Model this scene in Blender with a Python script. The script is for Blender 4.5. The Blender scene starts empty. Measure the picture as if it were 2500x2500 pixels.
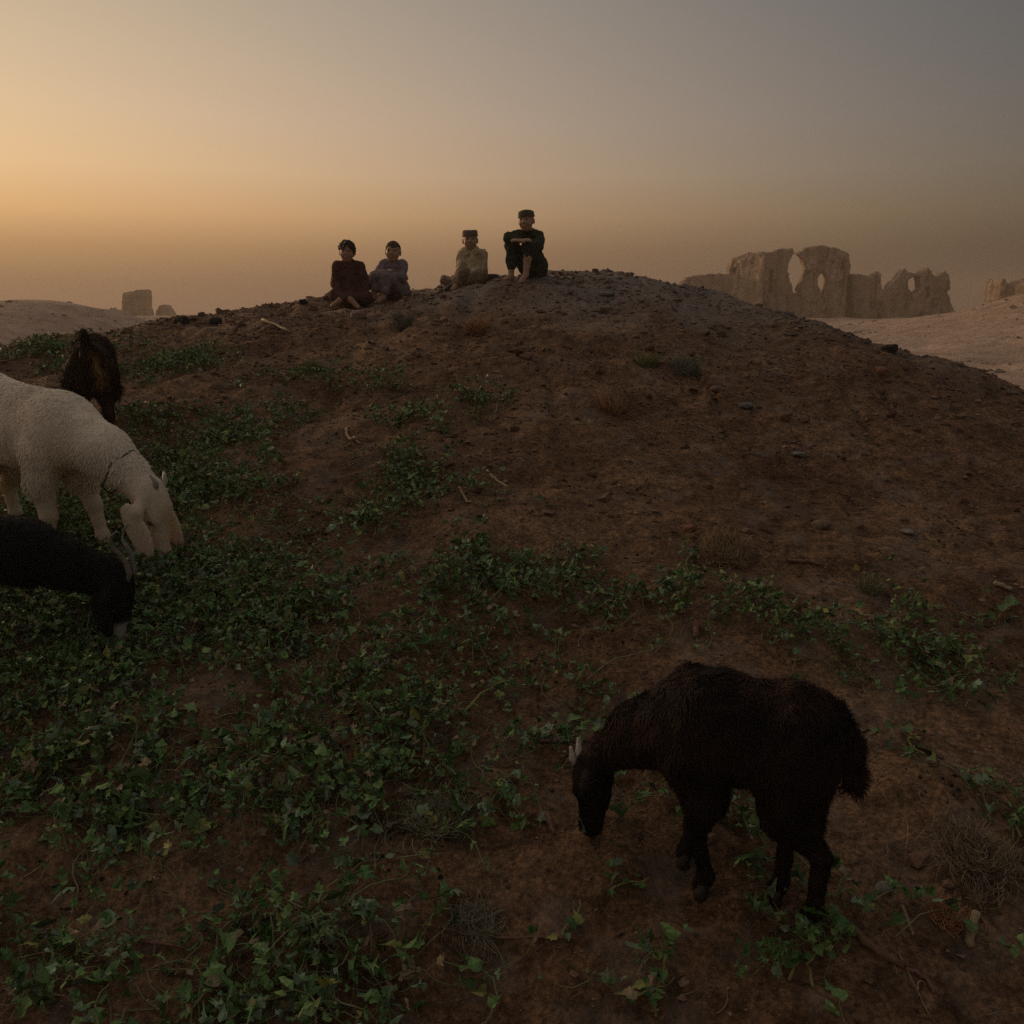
import bpy, math, random
import numpy as np
from mathutils import Vector, Matrix
random.seed(7)
RNG = np.random.default_rng(11)
np.seterr(over="ignore")
scene = bpy.context.scene
COL = scene.collection
rad = math.radians

# ------------------------------------------------------------------ camera
FPX = 2165.0                     # focal length in pixels of the 2500 px photograph
EYE = 1.45
PITCH = math.atan(485.0 / FPX)
cam_d = bpy.data.cameras.new('camera')
cam_d.sensor_width = 36.0
cam_d.lens = 36.0 * FPX / 2500.0
cam_d.clip_start = 0.05
cam_d.clip_end = 6000.0
cam = bpy.data.objects.new('camera', cam_d)
COL.objects.link(cam)
cam.location = (0, 0, EYE)
cam.rotation_euler = (math.pi / 2 - PITCH, 0, 0)
scene.camera = cam

# ------------------------------------------------------------------ sky, sun, exposure
SUN_AZ, SUN_EL = rad(-48.0), rad(9.0)
SUN_DIR = Vector((math.sin(SUN_AZ) * math.cos(SUN_EL), math.cos(SUN_AZ) * math.cos(SUN_EL), math.sin(SUN_EL)))
world = bpy.data.worlds.new('World')
scene.world = world
world.use_nodes = True
wn, wl = world.node_tree.nodes, world.node_tree.links
wn.clear()

def wmath(op, a, b=None, c=None):
    n = wn.new('ShaderNodeMath'); n.operation = op
    for i, v in enumerate((a, b, c)):
        if v is None: continue
        if isinstance(v, (int, float)): n.inputs[i].default_value = v
        else: wl.new(v, n.inputs[i])
    return n.outputs[0]

tc = wn.new('ShaderNodeTexCoord')
nrm = wn.new('ShaderNodeVectorMath'); nrm.operation = 'NORMALIZE'
wl.new(tc.outputs['Generated'], nrm.inputs[0])
dot = wn.new('ShaderNodeVectorMath'); dot.operation = 'DOT_PRODUCT'
wl.new(nrm.outputs[0], dot.inputs[0]); dot.inputs[1].default_value = SUN_DIR
gam = wmath('ARCCOSINE', wmath('MINIMUM', wmath('MAXIMUM', dot.outputs['Value'], -1.0), 1.0))
sepw = wn.new('ShaderNodeSeparateXYZ'); wl.new(nrm.outputs[0], sepw.inputs[0])
elev = wmath('MAXIMUM', sepw.outputs['Z'], 0.0)
# dusk glow: falls off with the angle from the veiled sun; low down, the dust layer's colour follows the elevation
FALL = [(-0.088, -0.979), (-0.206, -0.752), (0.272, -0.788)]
BAND = [(0.0, (0.327, 0.195, 0.1)), (0.03, (0.391, 0.229, 0.1)), (0.065, (0.596, 0.34, 0.126)), (0.1, (0.894, 0.53, 0.196)), (0.14, (0.96, 0.64, 0.283)), (0.19, (0.873, 0.631, 0.324)), (0.24, (0.762, 0.582, 0.316)), (0.3, (0.641, 0.519, 0.299)), (0.45, (0.78, 0.62, 0.36)), (0.75, (0.98, 0.76, 0.43))]  # last stops, unseen above the view, are raised to add light on the ground
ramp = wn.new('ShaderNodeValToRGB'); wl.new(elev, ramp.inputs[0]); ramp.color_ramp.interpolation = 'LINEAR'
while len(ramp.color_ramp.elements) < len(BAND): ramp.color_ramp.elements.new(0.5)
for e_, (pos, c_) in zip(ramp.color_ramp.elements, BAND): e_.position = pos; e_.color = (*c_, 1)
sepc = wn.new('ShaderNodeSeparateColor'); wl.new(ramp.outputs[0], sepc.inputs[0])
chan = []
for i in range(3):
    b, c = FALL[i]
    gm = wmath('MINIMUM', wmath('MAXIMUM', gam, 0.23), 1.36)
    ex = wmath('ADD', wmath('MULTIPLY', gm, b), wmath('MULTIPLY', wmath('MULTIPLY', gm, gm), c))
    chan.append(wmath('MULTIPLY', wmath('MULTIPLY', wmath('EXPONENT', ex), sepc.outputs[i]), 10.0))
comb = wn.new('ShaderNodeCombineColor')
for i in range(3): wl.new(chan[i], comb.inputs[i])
sky = wn.new('ShaderNodeTexSky'); sky.sky_type = 'NISHITA'; sky.sun_disc = False
sky.sun_elevation = SUN_EL; sky.sun_rotation = SUN_AZ
sky.air_density = 1.0; sky.dust_density = 6.0; sky.ozone_density = 1.5
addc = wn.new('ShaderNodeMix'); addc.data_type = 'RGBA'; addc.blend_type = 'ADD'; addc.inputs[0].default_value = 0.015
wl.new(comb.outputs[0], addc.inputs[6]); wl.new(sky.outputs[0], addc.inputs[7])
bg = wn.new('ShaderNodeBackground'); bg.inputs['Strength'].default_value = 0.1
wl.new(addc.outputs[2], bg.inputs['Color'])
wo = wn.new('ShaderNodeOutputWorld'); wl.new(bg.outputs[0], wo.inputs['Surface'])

sun_d = bpy.data.lights.new('sun', 'SUN')
sun_d.energy = 1.35; sun_d.angle = rad(14.0); sun_d.color = (1.0, 0.66, 0.36)
sun = bpy.data.objects.new('sun', sun_d); COL.objects.link(sun)
sun.rotation_euler = (-SUN_DIR).to_track_quat('-Z', 'Y').to_euler()

scene.view_settings.view_transform = 'Standard'
scene.view_settings.look = 'None'
scene.view_settings.exposure = 0.0
scene.view_settings.gamma = 1.0
scene.view_settings.use_curve_mapping = False
scene.render.engine = 'CYCLES'
scene.cycles.use_denoising = False
scene.cycles.max_bounces = 6
scene.cycles.diffuse_bounces = 3
scene.cycles.volume_bounces = 1
scene.cycles.transparent_max_bounces = 8
scene.cycles.sample_clamp_indirect = 2.0

# ------------------------------------------------------------------ numpy helpers: noise, distance fields, surface nets
def _hash(ix, iy, iz, seed):
    h = (ix.astype(np.int64) * 374761393 + iy.astype(np.int64) * 668265263 + iz.astype(np.int64) * 2147483647 + seed * 974711) & 0xFFFFFFFF
    h = ((h ^ (h >> 13)) * 1274126177) & 0xFFFFFFFF
    h = ((h ^ (h >> 16)) * 2246822519) & 0xFFFFFFFF
    h = h ^ (h >> 15)
    return (h & 0xFFFFFF).astype(np.float32) / np.float32(0x7FFFFF) - 1.0

def noise3(x, y, z, seed=0):
    x, y, z = np.broadcast_arrays(np.asarray(x, np.float32), np.asarray(y, np.float32), np.asarray(z, np.float32))
    fx, fy, fz = np.floor(x), np.floor(y), np.floor(z)
    ux, uy, uz = x - fx, y - fy, z - fz
    ix, iy, iz = fx.astype(np.int64), fy.astype(np.int64), fz.astype(np.int64)
    s = lambda t: t * t * t * (t * (t * 6 - 15) + 10)
    sx, sy, sz = s(ux), s(uy), s(uz)
    r = 0
    for a in (0, 1):
        for b in (0, 1):
            for c in (0, 1):
                w = (sx if a else 1 - sx) * (sy if b else 1 - sy) * (sz if c else 1 - sz)
                r = r + w * _hash(ix + a, iy + b, iz + c, seed)
    return r

def noise2(x, y, seed=0):
    x, y = np.broadcast_arrays(np.asarray(x, np.float32), np.asarray(y, np.float32))
    fx, fy = np.floor(x), np.floor(y)
    ux, uy = x - fx, y - fy
    ix, iy = fx.astype(np.int64), fy.astype(np.int64)
    s = lambda t: t * t * t * (t * (t * 6 - 15) + 10)
    sx, sy = s(ux), s(uy)
    zz = np.zeros_like(ix)
    r = 0
    for a in (0, 1):
        for b in (0, 1):
            r = r + (sx if a else 1 - sx) * (sy if b else 1 - sy) * _hash(ix + a, iy + b, zz, seed)
    return r

def fbm2(x, y, octv=4, seed=0, gain=0.5):
    r, a = 0, 1.0
    for o in range(octv):
        r = r + a * noise2(x * 2 ** o + 17.3 * o, y * 2 ** o - 9.1 * o, seed + o); a *= gain
    return r

def fbm3(x, y, z, octv=3, seed=0, gain=0.5):
    r, a = 0, 1.0
    for o in range(octv):
        r = r + a * noise3(x * 2 ** o + 17.3 * o, y * 2 ** o - 9.1 * o, z * 2 ** o + 4.7 * o, seed + o); a *= gain
    return r

def sstep(a, b, x):
    t = np.clip((x - a) / (b - a), 0, 1)
    return t * t * (3 - 2 * t)

def smin(a, b, k):
    h = np.maximum(k - np.abs(a - b), 0) / k
    return np.minimum(a, b) - h * h * k * 0.25

class Field:
    """distance field on a grid; each primitive only touches its own neighbourhood"""
    def __init__(s, lo, hi, h):
        s.lo = np.array(lo, np.float32); s.h = h
        s.n = np.maximum(4, np.ceil((np.array(hi) - s.lo) / h).astype(int) + 1)
        s.ax = [s.lo[i] + h * np.arange(s.n[i], dtype=np.float32) for i in range(3)]
        s.v = np.full(tuple(s.n), 0.5, np.float32)
    def _sl(s, lo, hi):
        a = np.clip(((np.array(lo) - s.lo) / s.h).astype(int) - 1, 0, s.n - 1)
        b = np.clip(((np.array(hi) - s.lo) / s.h).astype(int) + 2, 1, s.n)
        if np.any(b <= a): return None
        sl = tuple(slice(a[i], b[i]) for i in range(3))
        return sl, s.ax[0][a[0]:b[0], None, None], s.ax[1][None, a[1]:b[1], None], s.ax[2][None, None, a[2]:b[2]]
    def cone(s, a, b, ra, rb, k=0.03, sub=False):
        a = np.array(a, float); b = np.array(b, float); m = max(ra, rb) + k + 3 * s.h
        q = s._sl(np.minimum(a, b) - m, np.maximum(a, b) + m)
        if q is None: return
        sl, X, Y, Z = q
        ba = b - a; L = max(float(ba @ ba), 1e-9)
        t = np.clip(((X - a[0]) * ba[0] + (Y - a[1]) * ba[1] + (Z - a[2]) * ba[2]) / L, 0, 1)
        d = np.sqrt((X - a[0] - t * ba[0]) ** 2 + (Y - a[1] - t * ba[1]) ** 2 + (Z - a[2] - t * ba[2]) ** 2) - (ra + (rb - ra) * t)
        s._put(sl, d, k, sub)
    def ell(s, c, r, k=0.03, rot=None, sub=False):
        c = np.array(c, float); r = np.array(r, float); m = r.max() + k + 3 * s.h
        q = s._sl(c - m, c + m)
        if q is None: return
        sl, X, Y, Z = q
        X, Y, Z = X - c[0], Y - c[1], Z - c[2]
        if rot is not None:
            R = np.array(rot.to_3x3().transposed())
            X, Y, Z = (R[0, 0] * X + R[0, 1] * Y + R[0, 2] * Z, R[1, 0] * X + R[1, 1] * Y + R[1, 2] * Z, R[2, 0] * X + R[2, 1] * Y + R[2, 2] * Z)
        k0 = np.sqrt((X / r[0]) ** 2 + (Y / r[1]) ** 2 + (Z / r[2]) ** 2)
        k1 = np.sqrt((X / r[0] ** 2) ** 2 + (Y / r[1] ** 2) ** 2 + (Z / r[2] ** 2) ** 2)
        d = np.where(k1 > 1e-9, k0 * (k0 - 1) / np.maximum(k1, 1e-9), -r.min())
        s._put(sl, d.astype(np.float32), k, sub)
    def _put(s, sl, d, k, sub):
        if sub: s.v[sl] = -smin(-s.v[sl], d, k)
        else: s.v[sl] = smin(s.v[sl], d, k)
    def chain(s, pts, k=0.03):
        for (a, ra), (b, rb) in zip(pts[:-1], pts[1:]): s.cone(a, b, ra, rb, k)
    def perturb(s, fn, band=0.035):
        i = np.nonzero(np.abs(s.v) < band)
        s.v[i] += fn(s.ax[0][i[0]], s.ax[1][i[1]], s.ax[2][i[2]]).astype(np.float32)
    def grids(s): return s.ax[0][:, None, None], s.ax[1][None, :, None], s.ax[2][None, None, :]
    def mesh(s):
        v = s.v.copy()
        for ax in range(3):                                   # close the field at the border
            i = [slice(None)] * 3
            i[ax] = 0; v[tuple(i)] = np.maximum(v[tuple(i)], 0.5 * s.h)
            i[ax] = -1; v[tuple(i)] = np.maximum(v[tuple(i)], 0.5 * s.h)
        ins = v < 0
        nx, ny, nz = v.shape
        cs = np.zeros((nx - 1, ny - 1, nz - 1), np.int8)
        for a in (0, 1):
            for b in (0, 1):
                for c in (0, 1): cs += ins[a:nx - 1 + a, b:ny - 1 + b, c:nz - 1 + c]
        I, J, K = np.nonzero((cs > 0) & (cs < 8))
        vid = np.full(cs.shape, -1, np.int64); vid[I, J, K] = np.arange(len(I))
        acc = np.zeros((len(I), 3)); cnt = np.zeros(len(I))
        for ax in range(3):
            o = [q for q in range(3) if q != ax]
            for p in (0, 1):
                for q in (0, 1):
                    off0 = [0, 0, 0]; off0[o[0]] = p; off0[o[1]] = q
                    off1 = list(off0); off1[ax] = 1
                    va = v[I + off0[0], J + off0[1], K + off0[2]]; vb = v[I + off1[0], J + off1[1], K + off1[2]]
                    m = (va < 0) != (vb < 0)
                    t = np.where(m, va / np.where(m, va - vb, 1), 0)
                    pt = np.stack([np.full(len(I), float(off0[0])), np.full(len(I), float(off0[1])), np.full(len(I), float(off0[2]))], 1)
                    pt[:, ax] += t
                    acc += pt * m[:, None]; cnt += m
        P = (np.stack([I, J, K], 1) + acc / cnt[:, None]) * s.h + s.lo
        F = []
        for ax in range(3):
            a = [slice(None)] * 3; b = [slice(None)] * 3
            a[ax] = slice(0, -1); b[ax] = slice(1, None)
            E0, E1 = ins[tuple(a)], ins[tuple(b)]
            idx = np.stack(np.nonzero(E0 != E1), 1)
            o1, o2 = (ax + 1) % 3, (ax + 2) % 3
            ok = (idx[:, o1] > 0) & (idx[:, o2] > 0) & (idx[:, o1] < v.shape[o1] - 1) & (idx[:, o2] < v.shape[o2] - 1)
            idx = idx[ok]
            def cell(d1, d2):
                q = idx.copy(); q[:, o1] += d1; q[:, o2] += d2
                return vid[q[:, 0], q[:, 1], q[:, 2]]
            quad = np.stack([cell(-1, -1), cell(0, -1), cell(0, 0), cell(-1, 0)], 1)
            fl = ~E0[tuple(idx.T)]
            quad[fl] = quad[fl][:, ::-1]
            F.append(quad)
        return P, np.concatenate(F)

# ------------------------------------------------------------------ object helpers
def mesh_np(name, V, F, smooth=True):
    """V (n,3); F a list of (m,k) int arrays of equal-sided faces"""
    me = bpy.data.meshes.new(name)
    if isinstance(F, np.ndarray): F = [F]
    F = [np.asarray(f, np.int32) for f in F if len(f)]
    me.vertices.add(len(V)); me.vertices.foreach_set('co', np.asarray(V, np.float32).ravel())
    tot = sum(f.size for f in F)
    me.loops.add(tot); me.loops.foreach_set('vertex_index', np.concatenate([f.ravel() for f in F]))
    ls = np.concatenate([np.full(len(f), f.shape[1], np.int32) for f in F])
    me.polygons.add(len(ls))
    st = np.concatenate([[0], np.cumsum(ls)[:-1]]).astype(np.int32)
    me.polygons.foreach_set('loop_start', st)
    me.update(calc_edges=True)
    me.polygons.foreach_set('use_smooth', np.full(len(ls), smooth))
    me.validate()
    return me

def attr_col(me, name, C):
    a = me.color_attributes.new(name, 'FLOAT_COLOR', 'POINT')
    C = np.asarray(C, np.float32)
    if C.shape[1] == 3: C = np.concatenate([C, np.ones((len(C), 1), np.float32)], 1)
    a.data.foreach_set('color', C.ravel())

def obj(name, me, mat=None, parent=None, loc=None):
    o = bpy.data.objects.new(name, me); COL.objects.link(o)
    if mat is not None and me is not None and not me.materials: me.materials.append(mat)
    if parent is not None: o.parent = parent
    if loc is not None: o.location = loc
    return o

def tag(o, label=None, cat=None, group=None, kind=None):
    if label: o['label'] = label
    if cat: o['category'] = cat
    if group: o['group'] = group
    if kind: o['kind'] = kind
    return o

def thing(name, label, cat, loc=(0, 0, 0), rotz=0.0, group=None):
    o = bpy.data.objects.new(name, None); COL.objects.link(o)
    o.empty_display_size = 0.1
    o.location = loc; o.rotation_euler = (0, 0, rotz)
    return tag(o, label, cat, group)

class NT:
    """small shader node builder"""
    def __init__(s, name):
        s.m = bpy.data.materials.new(name); s.m.use_nodes = True
        s.n, s.l = s.m.node_tree.nodes, s.m.node_tree.links
        s.b = s.n['Principled BSDF']; s.b.inputs['Roughness'].default_value = 0.9
        s.b.inputs['Specular IOR Level'].default_value = 0.2
    def coord(s, kind='Object'):
        return s.n.new('ShaderNodeTexCoord').outputs[kind]
    def noise(s, vec, scale, detail=4, rough=0.55, out='Fac', dist=0.0):
        n = s.n.new('ShaderNodeTexNoise'); s.l.new(vec, n.inputs['Vector'])
        n.inputs['Scale'].default_value = scale; n.inputs['Detail'].default_value = detail
        n.inputs['Roughness'].default_value = rough; n.inputs['Distortion'].default_value = dist
        return n.outputs[out]
    def ramp(s, fac, stops):
        n = s.n.new('ShaderNodeValToRGB'); s.l.new(fac, n.inputs[0]); e = n.color_ramp.elements
        while len(e) < len(stops): e.new(0.5)
        for q, (p, c) in zip(e, stops):
            q.position = p; q.color = (c[0], c[1], c[2], 1) if not isinstance(c, (int, float)) else (c, c, c, 1)
        return n.outputs[0]
    def mix(s, fac, a, b, mode='MIX'):
        n = s.n.new('ShaderNodeMix'); n.data_type = 'RGBA'; n.blend_type = mode
        for i, v in ((0, fac), (6, a), (7, b)):
            if isinstance(v, (int, float)): n.inputs[i].default_value = v
            elif isinstance(v, tuple): n.inputs[i].default_value = (*v, 1)
            else: s.l.new(v, n.inputs[i])
        return n.outputs[2]
    def attr(s, name, out='Color'):
        n = s.n.new('ShaderNodeAttribute'); n.attribute_name = name
        return n.outputs[out]
    def color(s, c):
        if isinstance(c, tuple): s.b.inputs['Base Color'].default_value = (*c, 1)
        else: s.l.new(c, s.b.inputs['Base Color'])
        return s
    def bump(s, h, strength=0.5, dist=0.01, normal=None):
        n = s.n.new('ShaderNodeBump'); s.l.new(h, n.inputs['Height'])
        n.inputs['Strength'].default_value = strength; n.inputs['Distance'].default_value = dist
        if normal is not None: s.l.new(normal, n.inputs['Normal'])
        s.l.new(n.outputs[0], s.b.inputs['Normal'])
        return n.outputs[0]

def ray(px, py):
    a, c = (px - 1250.0) / FPX, -(py - 1250.0) / FPX
    d = np.array([a, math.cos(PITCH) + c * math.sin(PITCH), -math.sin(PITCH) + c * math.cos(PITCH)])
    return d
def at(px, py, y):
    d = ray(px, py); s = y / d[1]
    return np.array([d[0] * s, y, EYE + d[2] * s])

# ------------------------------------------------------------------ terrain
CREST = [(-500, 900, 6.6), (0, 846, 7.2), (112, 830, 7.4), (224, 813, 7.8), (317, 803, 8.0), (373, 786, 8.2), (429, 775, 8.4), (559, 761, 8.8),
         (720, 739, 9.2), (870, 723, 9.35), (1010, 707, 9.4), (1130, 692, 9.4), (1200, 679, 9.45), (1300, 670, 9.5), (1400, 664, 9.6),
         (1530, 671, 9.6), (1600, 696, 9.5), (1660, 714, 9.3), (1763, 729, 9.0), (1824, 747, 8.7), (1898, 771, 8.4), (1987, 799, 8.1),
         (2066, 822, 7.8), (2182, 861, 7.4), (2275, 891, 7.0), (2392, 921, 6.6), (2500, 957, 6.2), (2800, 1050, 5.5)]
_c = np.array([at(*c) for c in CREST])
_xs = np.linspace(_c[0, 0], _c[-1, 0], 400)
_k = np.hanning(15); _k /= _k.sum()
_sm = lambda v: np.convolve(np.pad(v, 7, mode='edge'), _k, 'valid')
_yc, _zc = _sm(np.interp(_xs, _c[:, 0], _c[:, 1])), _sm(np.interp(_xs, _c[:, 0], _c[:, 2]))

def plain(x, y):
    r = np.sqrt(x * x + y * y)
    z = -1.25 + 2.1 * sstep(34, 100, r)
    hl = 2.55 * np.exp(-((x + 30) / 8.6) ** 4 - ((y - 52) / 12) ** 2)
    hr = 5.1 * np.exp(-((x - 45) / 13.0) ** 2 - ((y - 58) / 14) ** 2)
    n = 0.22 * fbm2(x / 9.0, y / 9.0, 4, 31) * sstep(8, 30, r) + 0.11 * fbm2(x / 1.9, y / 1.9, 3, 37) * sstep(10, 30, r)
    return z + hl + hr + n

def hbase(x, y):
    x = np.asarray(x, float); y = np.asarray(y, float)
    yc, zc = np.interp(x, _xs, _yc), np.interp(x, _xs, _zc)
    zf = -0.13 + 0.0 * x
    t = (y - 1.0) / (yc - 1.0)
    r = 0.16
    q = np.sqrt((1 - t) ** 2 + r * r) - r
    front = 1 - q / (math.sqrt(1 + r * r) - r)
    zm = np.where(t < 1, zf + (zc - zf) * np.maximum(front, -0.12), zc - 0.34 * (np.sqrt((y - yc) ** 2 + 0.5) - math.sqrt(0.5)))
    # let the mound run out sideways
    zm = zm - 0.10 * np.maximum(np.abs(x) - 7.0, 0) ** 1.3
    p = plain(x, y)
    k = 0.5
    h = np.maximum(k - np.abs(zm - p), 0) / k
    return np.maximum(zm, p) + h * h * k * 0.25

def relief(x, y):
    """soil relief of the mound: hummocks, trampled clods"""
    a = 0.045 * fbm2(x / 0.9, y / 0.9, 3, 3) + 0.020 * fbm2(x / 0.22 + 5, y / 0.22, 2, 9)
    c = fbm2(x / 0.085, y / 0.085, 3, 15)
    rough = 0.55 + 0.45 * noise2(x / 0.7, y / 0.7, 21)
    dent = -0.035 * np.maximum(noise2(x / 0.12 + 3, y / 0.10, 27) - 0.42, 0) - 0.05 * np.maximum(noise2(x / 0.34, y / 0.26 + 7, 29) - 0.5, 0)   # hoof prints and scuffs
    gul = -0.045 * np.maximum(0.22 - np.abs(fbm2(x / 0.8 + 2, y / 2.4, 3, 33)), 0) / 0.22 * sstep(3.6, 5.5, y)   # shallow rain gullies
    return a + dent + gul + rough * (0.010 * c + 0.009 * np.maximum(np.abs(c) - 0.25, 0))

def height(x, y):
    x = np.asarray(x, float); y = np.asarray(y, float)
    return hbase(x, y) + relief(x, y)

def hit(px, py, ymax=13.0):
    """where the sight line through a photograph pixel meets the mound"""
    d = ray(px, py)
    s = np.linspace(0.8, ymax, 2600) / d[1]
    gap = EYE + d[2] * s - height(d[0] * s, d[1] * s)
    i = np.nonzero(gap < 0)[0]
    i = i[0] if len(i) else int(np.argmin(gap))
    p = np.array([d[0] * s[i], d[1] * s[i], 0.0]); p[2] = float(height(p[0], p[1]))
    return p

# soil materials
def soil_material(name, near):
    t = NT(name); co = t.coord('Object')
    n1 = t.noise(co, 1.3, 5, 0.6); n2 = t.noise(co, 16.0, 6, 0.72); n3 = t.noise(co, 70.0, 5, 0.75)
    c = t.ramp(n1, [(0.30, (0.100, 0.052, 0.027)), (0.52, (0.170, 0.096, 0.052)), (0.72, (0.245, 0.148, 0.085))])
    c = t.mix(0.75, c, t.ramp(n2, [(0.34, (0.30, 0.28, 0.27)), (0.50, (0.95, 0.95, 0.95)), (0.66, (1.75, 1.65, 1.55))]), 'MULTIPLY')
    c = t.mix(0.8, c, t.ramp(n3, [(0.36, (0.35, 0.35, 0.35)), (0.5, (1.0, 1.0, 1.0)), (0.64, (1.9, 1.85, 1.8))]), 'MULTIPLY')
    if near:
        dry = t.mix(0.6, (0.230, 0.180, 0.148), t.ramp(n2, [(0.3, (0.5, 0.5, 0.5)), (0.7, (1.3, 1.3, 1.3))]), 'MULTIPLY')
        c = t.mix(t.attr('dry', 'Fac'), c, dry)
        h = t.mix(0.5, n2, n3)
        t.bump(h, 0.9, 0.022)
    else:
        p1 = t.noise(co, 0.06, 4, 0.6); p2 = t.noise(co, 0.9, 6, 0.7)
        c = t.ramp(p1, [(0.35, (0.41, 0.280, 0.207)), (0.62, (0.53, 0.385, 0.295))])
        c = t.mix(0.75, c, t.ramp(p2, [(0.30, (0.5, 0.47, 0.45)), (0.6, (1.1, 1.1, 1.1))]), 'MULTIPLY')
        p3 = t.noise(co, 5.0, 5, 0.7)
        c = t.mix(0.6, c, t.ramp(p3, [(0.34, (0.5, 0.48, 0.46)), (0.6, (1.25, 1.25, 1.25))]), 'MULTIPLY')
        t.bump(t.mix(0.4, p2, p3), 1.0, 0.35)
    t.color(c)
    t.b.inputs['Specular IOR Level'].default_value = 0.12
    return t.m
M_SOIL = soil_material('soil', True)
M_PLAIN = soil_material('dusty_plain', False)

def grid_faces(nr, nc):
    i = np.arange(nr - 1)[:, None] * nc + np.arange(nc - 1)[None, :]
    return np.stack([i, i + 1, i + nc + 1, i + nc], -1).reshape(-1, 4)

rows = np.concatenate([np.linspace(0.2, 0.95, 20), np.geomspace(1.0, 11.0, 450)[0:], np.linspace(11.2, 14, 20)])
cols = np.linspace(-0.82, 0.82, 500)
X = cols[None, :] * (rows[:, None] + 0.7); Y = np.repeat(rows[:, None], len(cols), 1)
Z = height(X, Y)
me = mesh_np('mound', np.stack([X, Y, Z], -1).reshape(-1, 3), grid_faces(len(rows), len(cols)))
yc = np.interp(X, _xs, _yc)
dry = sstep(0.0, 1.0, (Y - 5.9 - 1.3 * sstep(0.9, -2.2, X)) / 2.6 + 0.34 * fbm2(X / 0.5, Y / 0.5, 4, 51)) * sstep(-3.5, 0.6, X + 0.4 * fbm2(X / .8, Y / .8, 3, 61))
dry = np.maximum(dry, 0.35 * sstep(0.3, 0.9, fbm2(X / 0.12, Y / 0.12, 4, 71)))
a = me.attributes.new('dry', 'FLOAT', 'POINT'); a.data.foreach_set('value', dry.astype(np.float32).ravel())
mound = tag(obj('mound', me, M_SOIL), kind='structure')
mound['label'] = 'trampled brown earth mound rising to a rounded crest'

def spread(inner, step, outer, n):
    a = np.arange(-inner, inner + step, step)
    g = np.geomspace(inner * 1.03, outer, n)
    return np.concatenate([-g[::-1], a, g])
gx, gy = spread(60, 0.8, 322, 34), spread(60, 0.8, 322, 34)
gy = np.unique(np.concatenate([gy, np.arange(60, 130, 0.9)]))
X, Y = np.meshgrid(gx, gy)
Z = hbase(X, Y)
Z = Z - 0.22 * sstep(15.0, 13.0, Y) * sstep(13.0, 11.0, np.abs(X)) * sstep(-1.0, 0.0, Y)
me = mesh_np('ground', np.stack([X, Y, Z], -1).reshape(-1, 3), grid_faces(len(gy), len(gx)))
ground = tag(obj('ground', me, M_PLAIN), kind='structure')
ground['label'] = 'pale dusty plain with low hills beyond the mound'
# ------------------------------------------------------------------ ruins of mud brick
def poly_sdf(P, X, Z):
    P = np.array(P, float); d = np.full(np.broadcast(X, Z).shape, 1e9); ins = np.zeros(d.shape, bool)
    for i in range(len(P)):
        a, b = P[i], P[(i + 1) % len(P)]
        e = b - a; wx, wz = X - a[0], Z - a[1]
        t = np.clip((wx * e[0] + wz * e[1]) / max(e @ e, 1e-9), 0, 1)
        d = np.minimum(d, (wx - e[0] * t) ** 2 + (wz - e[1] * t) ** 2)
        c = ((a[1] <= Z) & (b[1] > Z)) | ((b[1] <= Z) & (a[1] > Z))
        with np.errstate(divide='ignore', invalid='ignore'):
            xi = a[0] + (Z - a[1]) / (b[1] - a[1] if b[1] != a[1] else 1e-9) * e[0]
        ins ^= c & (X < xi)
    d = np.sqrt(d)
    return np.where(ins, -d, d)

def mud_material(name, tint):
    t = NT(name); co = t.coord('Object')
    n1 = t.noise(co, 0.35, 5, 0.6); n2 = t.noise(co, 2.6, 6, 0.7)
    c = t.ramp(n1, [(0.3, tuple(v * 0.78 for v in tint)), (0.65, tuple(v * 1.15 for v in tint))])
    c = t.mix(0.7, c, t.ramp(n2, [(0.3, (0.42, 0.40, 0.38)), (0.62, (1.2, 1.2, 1.2))]), 'MULTIPLY')
    mp = t.n.new('ShaderNodeMapping'); t.l.new(co, mp.inputs[0]); mp.inputs['Scale'].default_value = (1.0, 1.0, 0.16)
    n3 = t.noise(mp.outputs[0], 0.9, 5, 0.65)
    c = t.mix(0.8, c, t.ramp(n3, [(0.36, (0.60, 0.58, 0.56)), (0.54, (1.08, 1.08, 1.08))]), 'MULTIPLY')   # rain streaks down the mud render
    t.color(c); t.bump(n2, 1.0, 0.3)
    return t.m
M_MUD = mud_material('mud_brick', (0.42, 0.315, 0.235))

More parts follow.
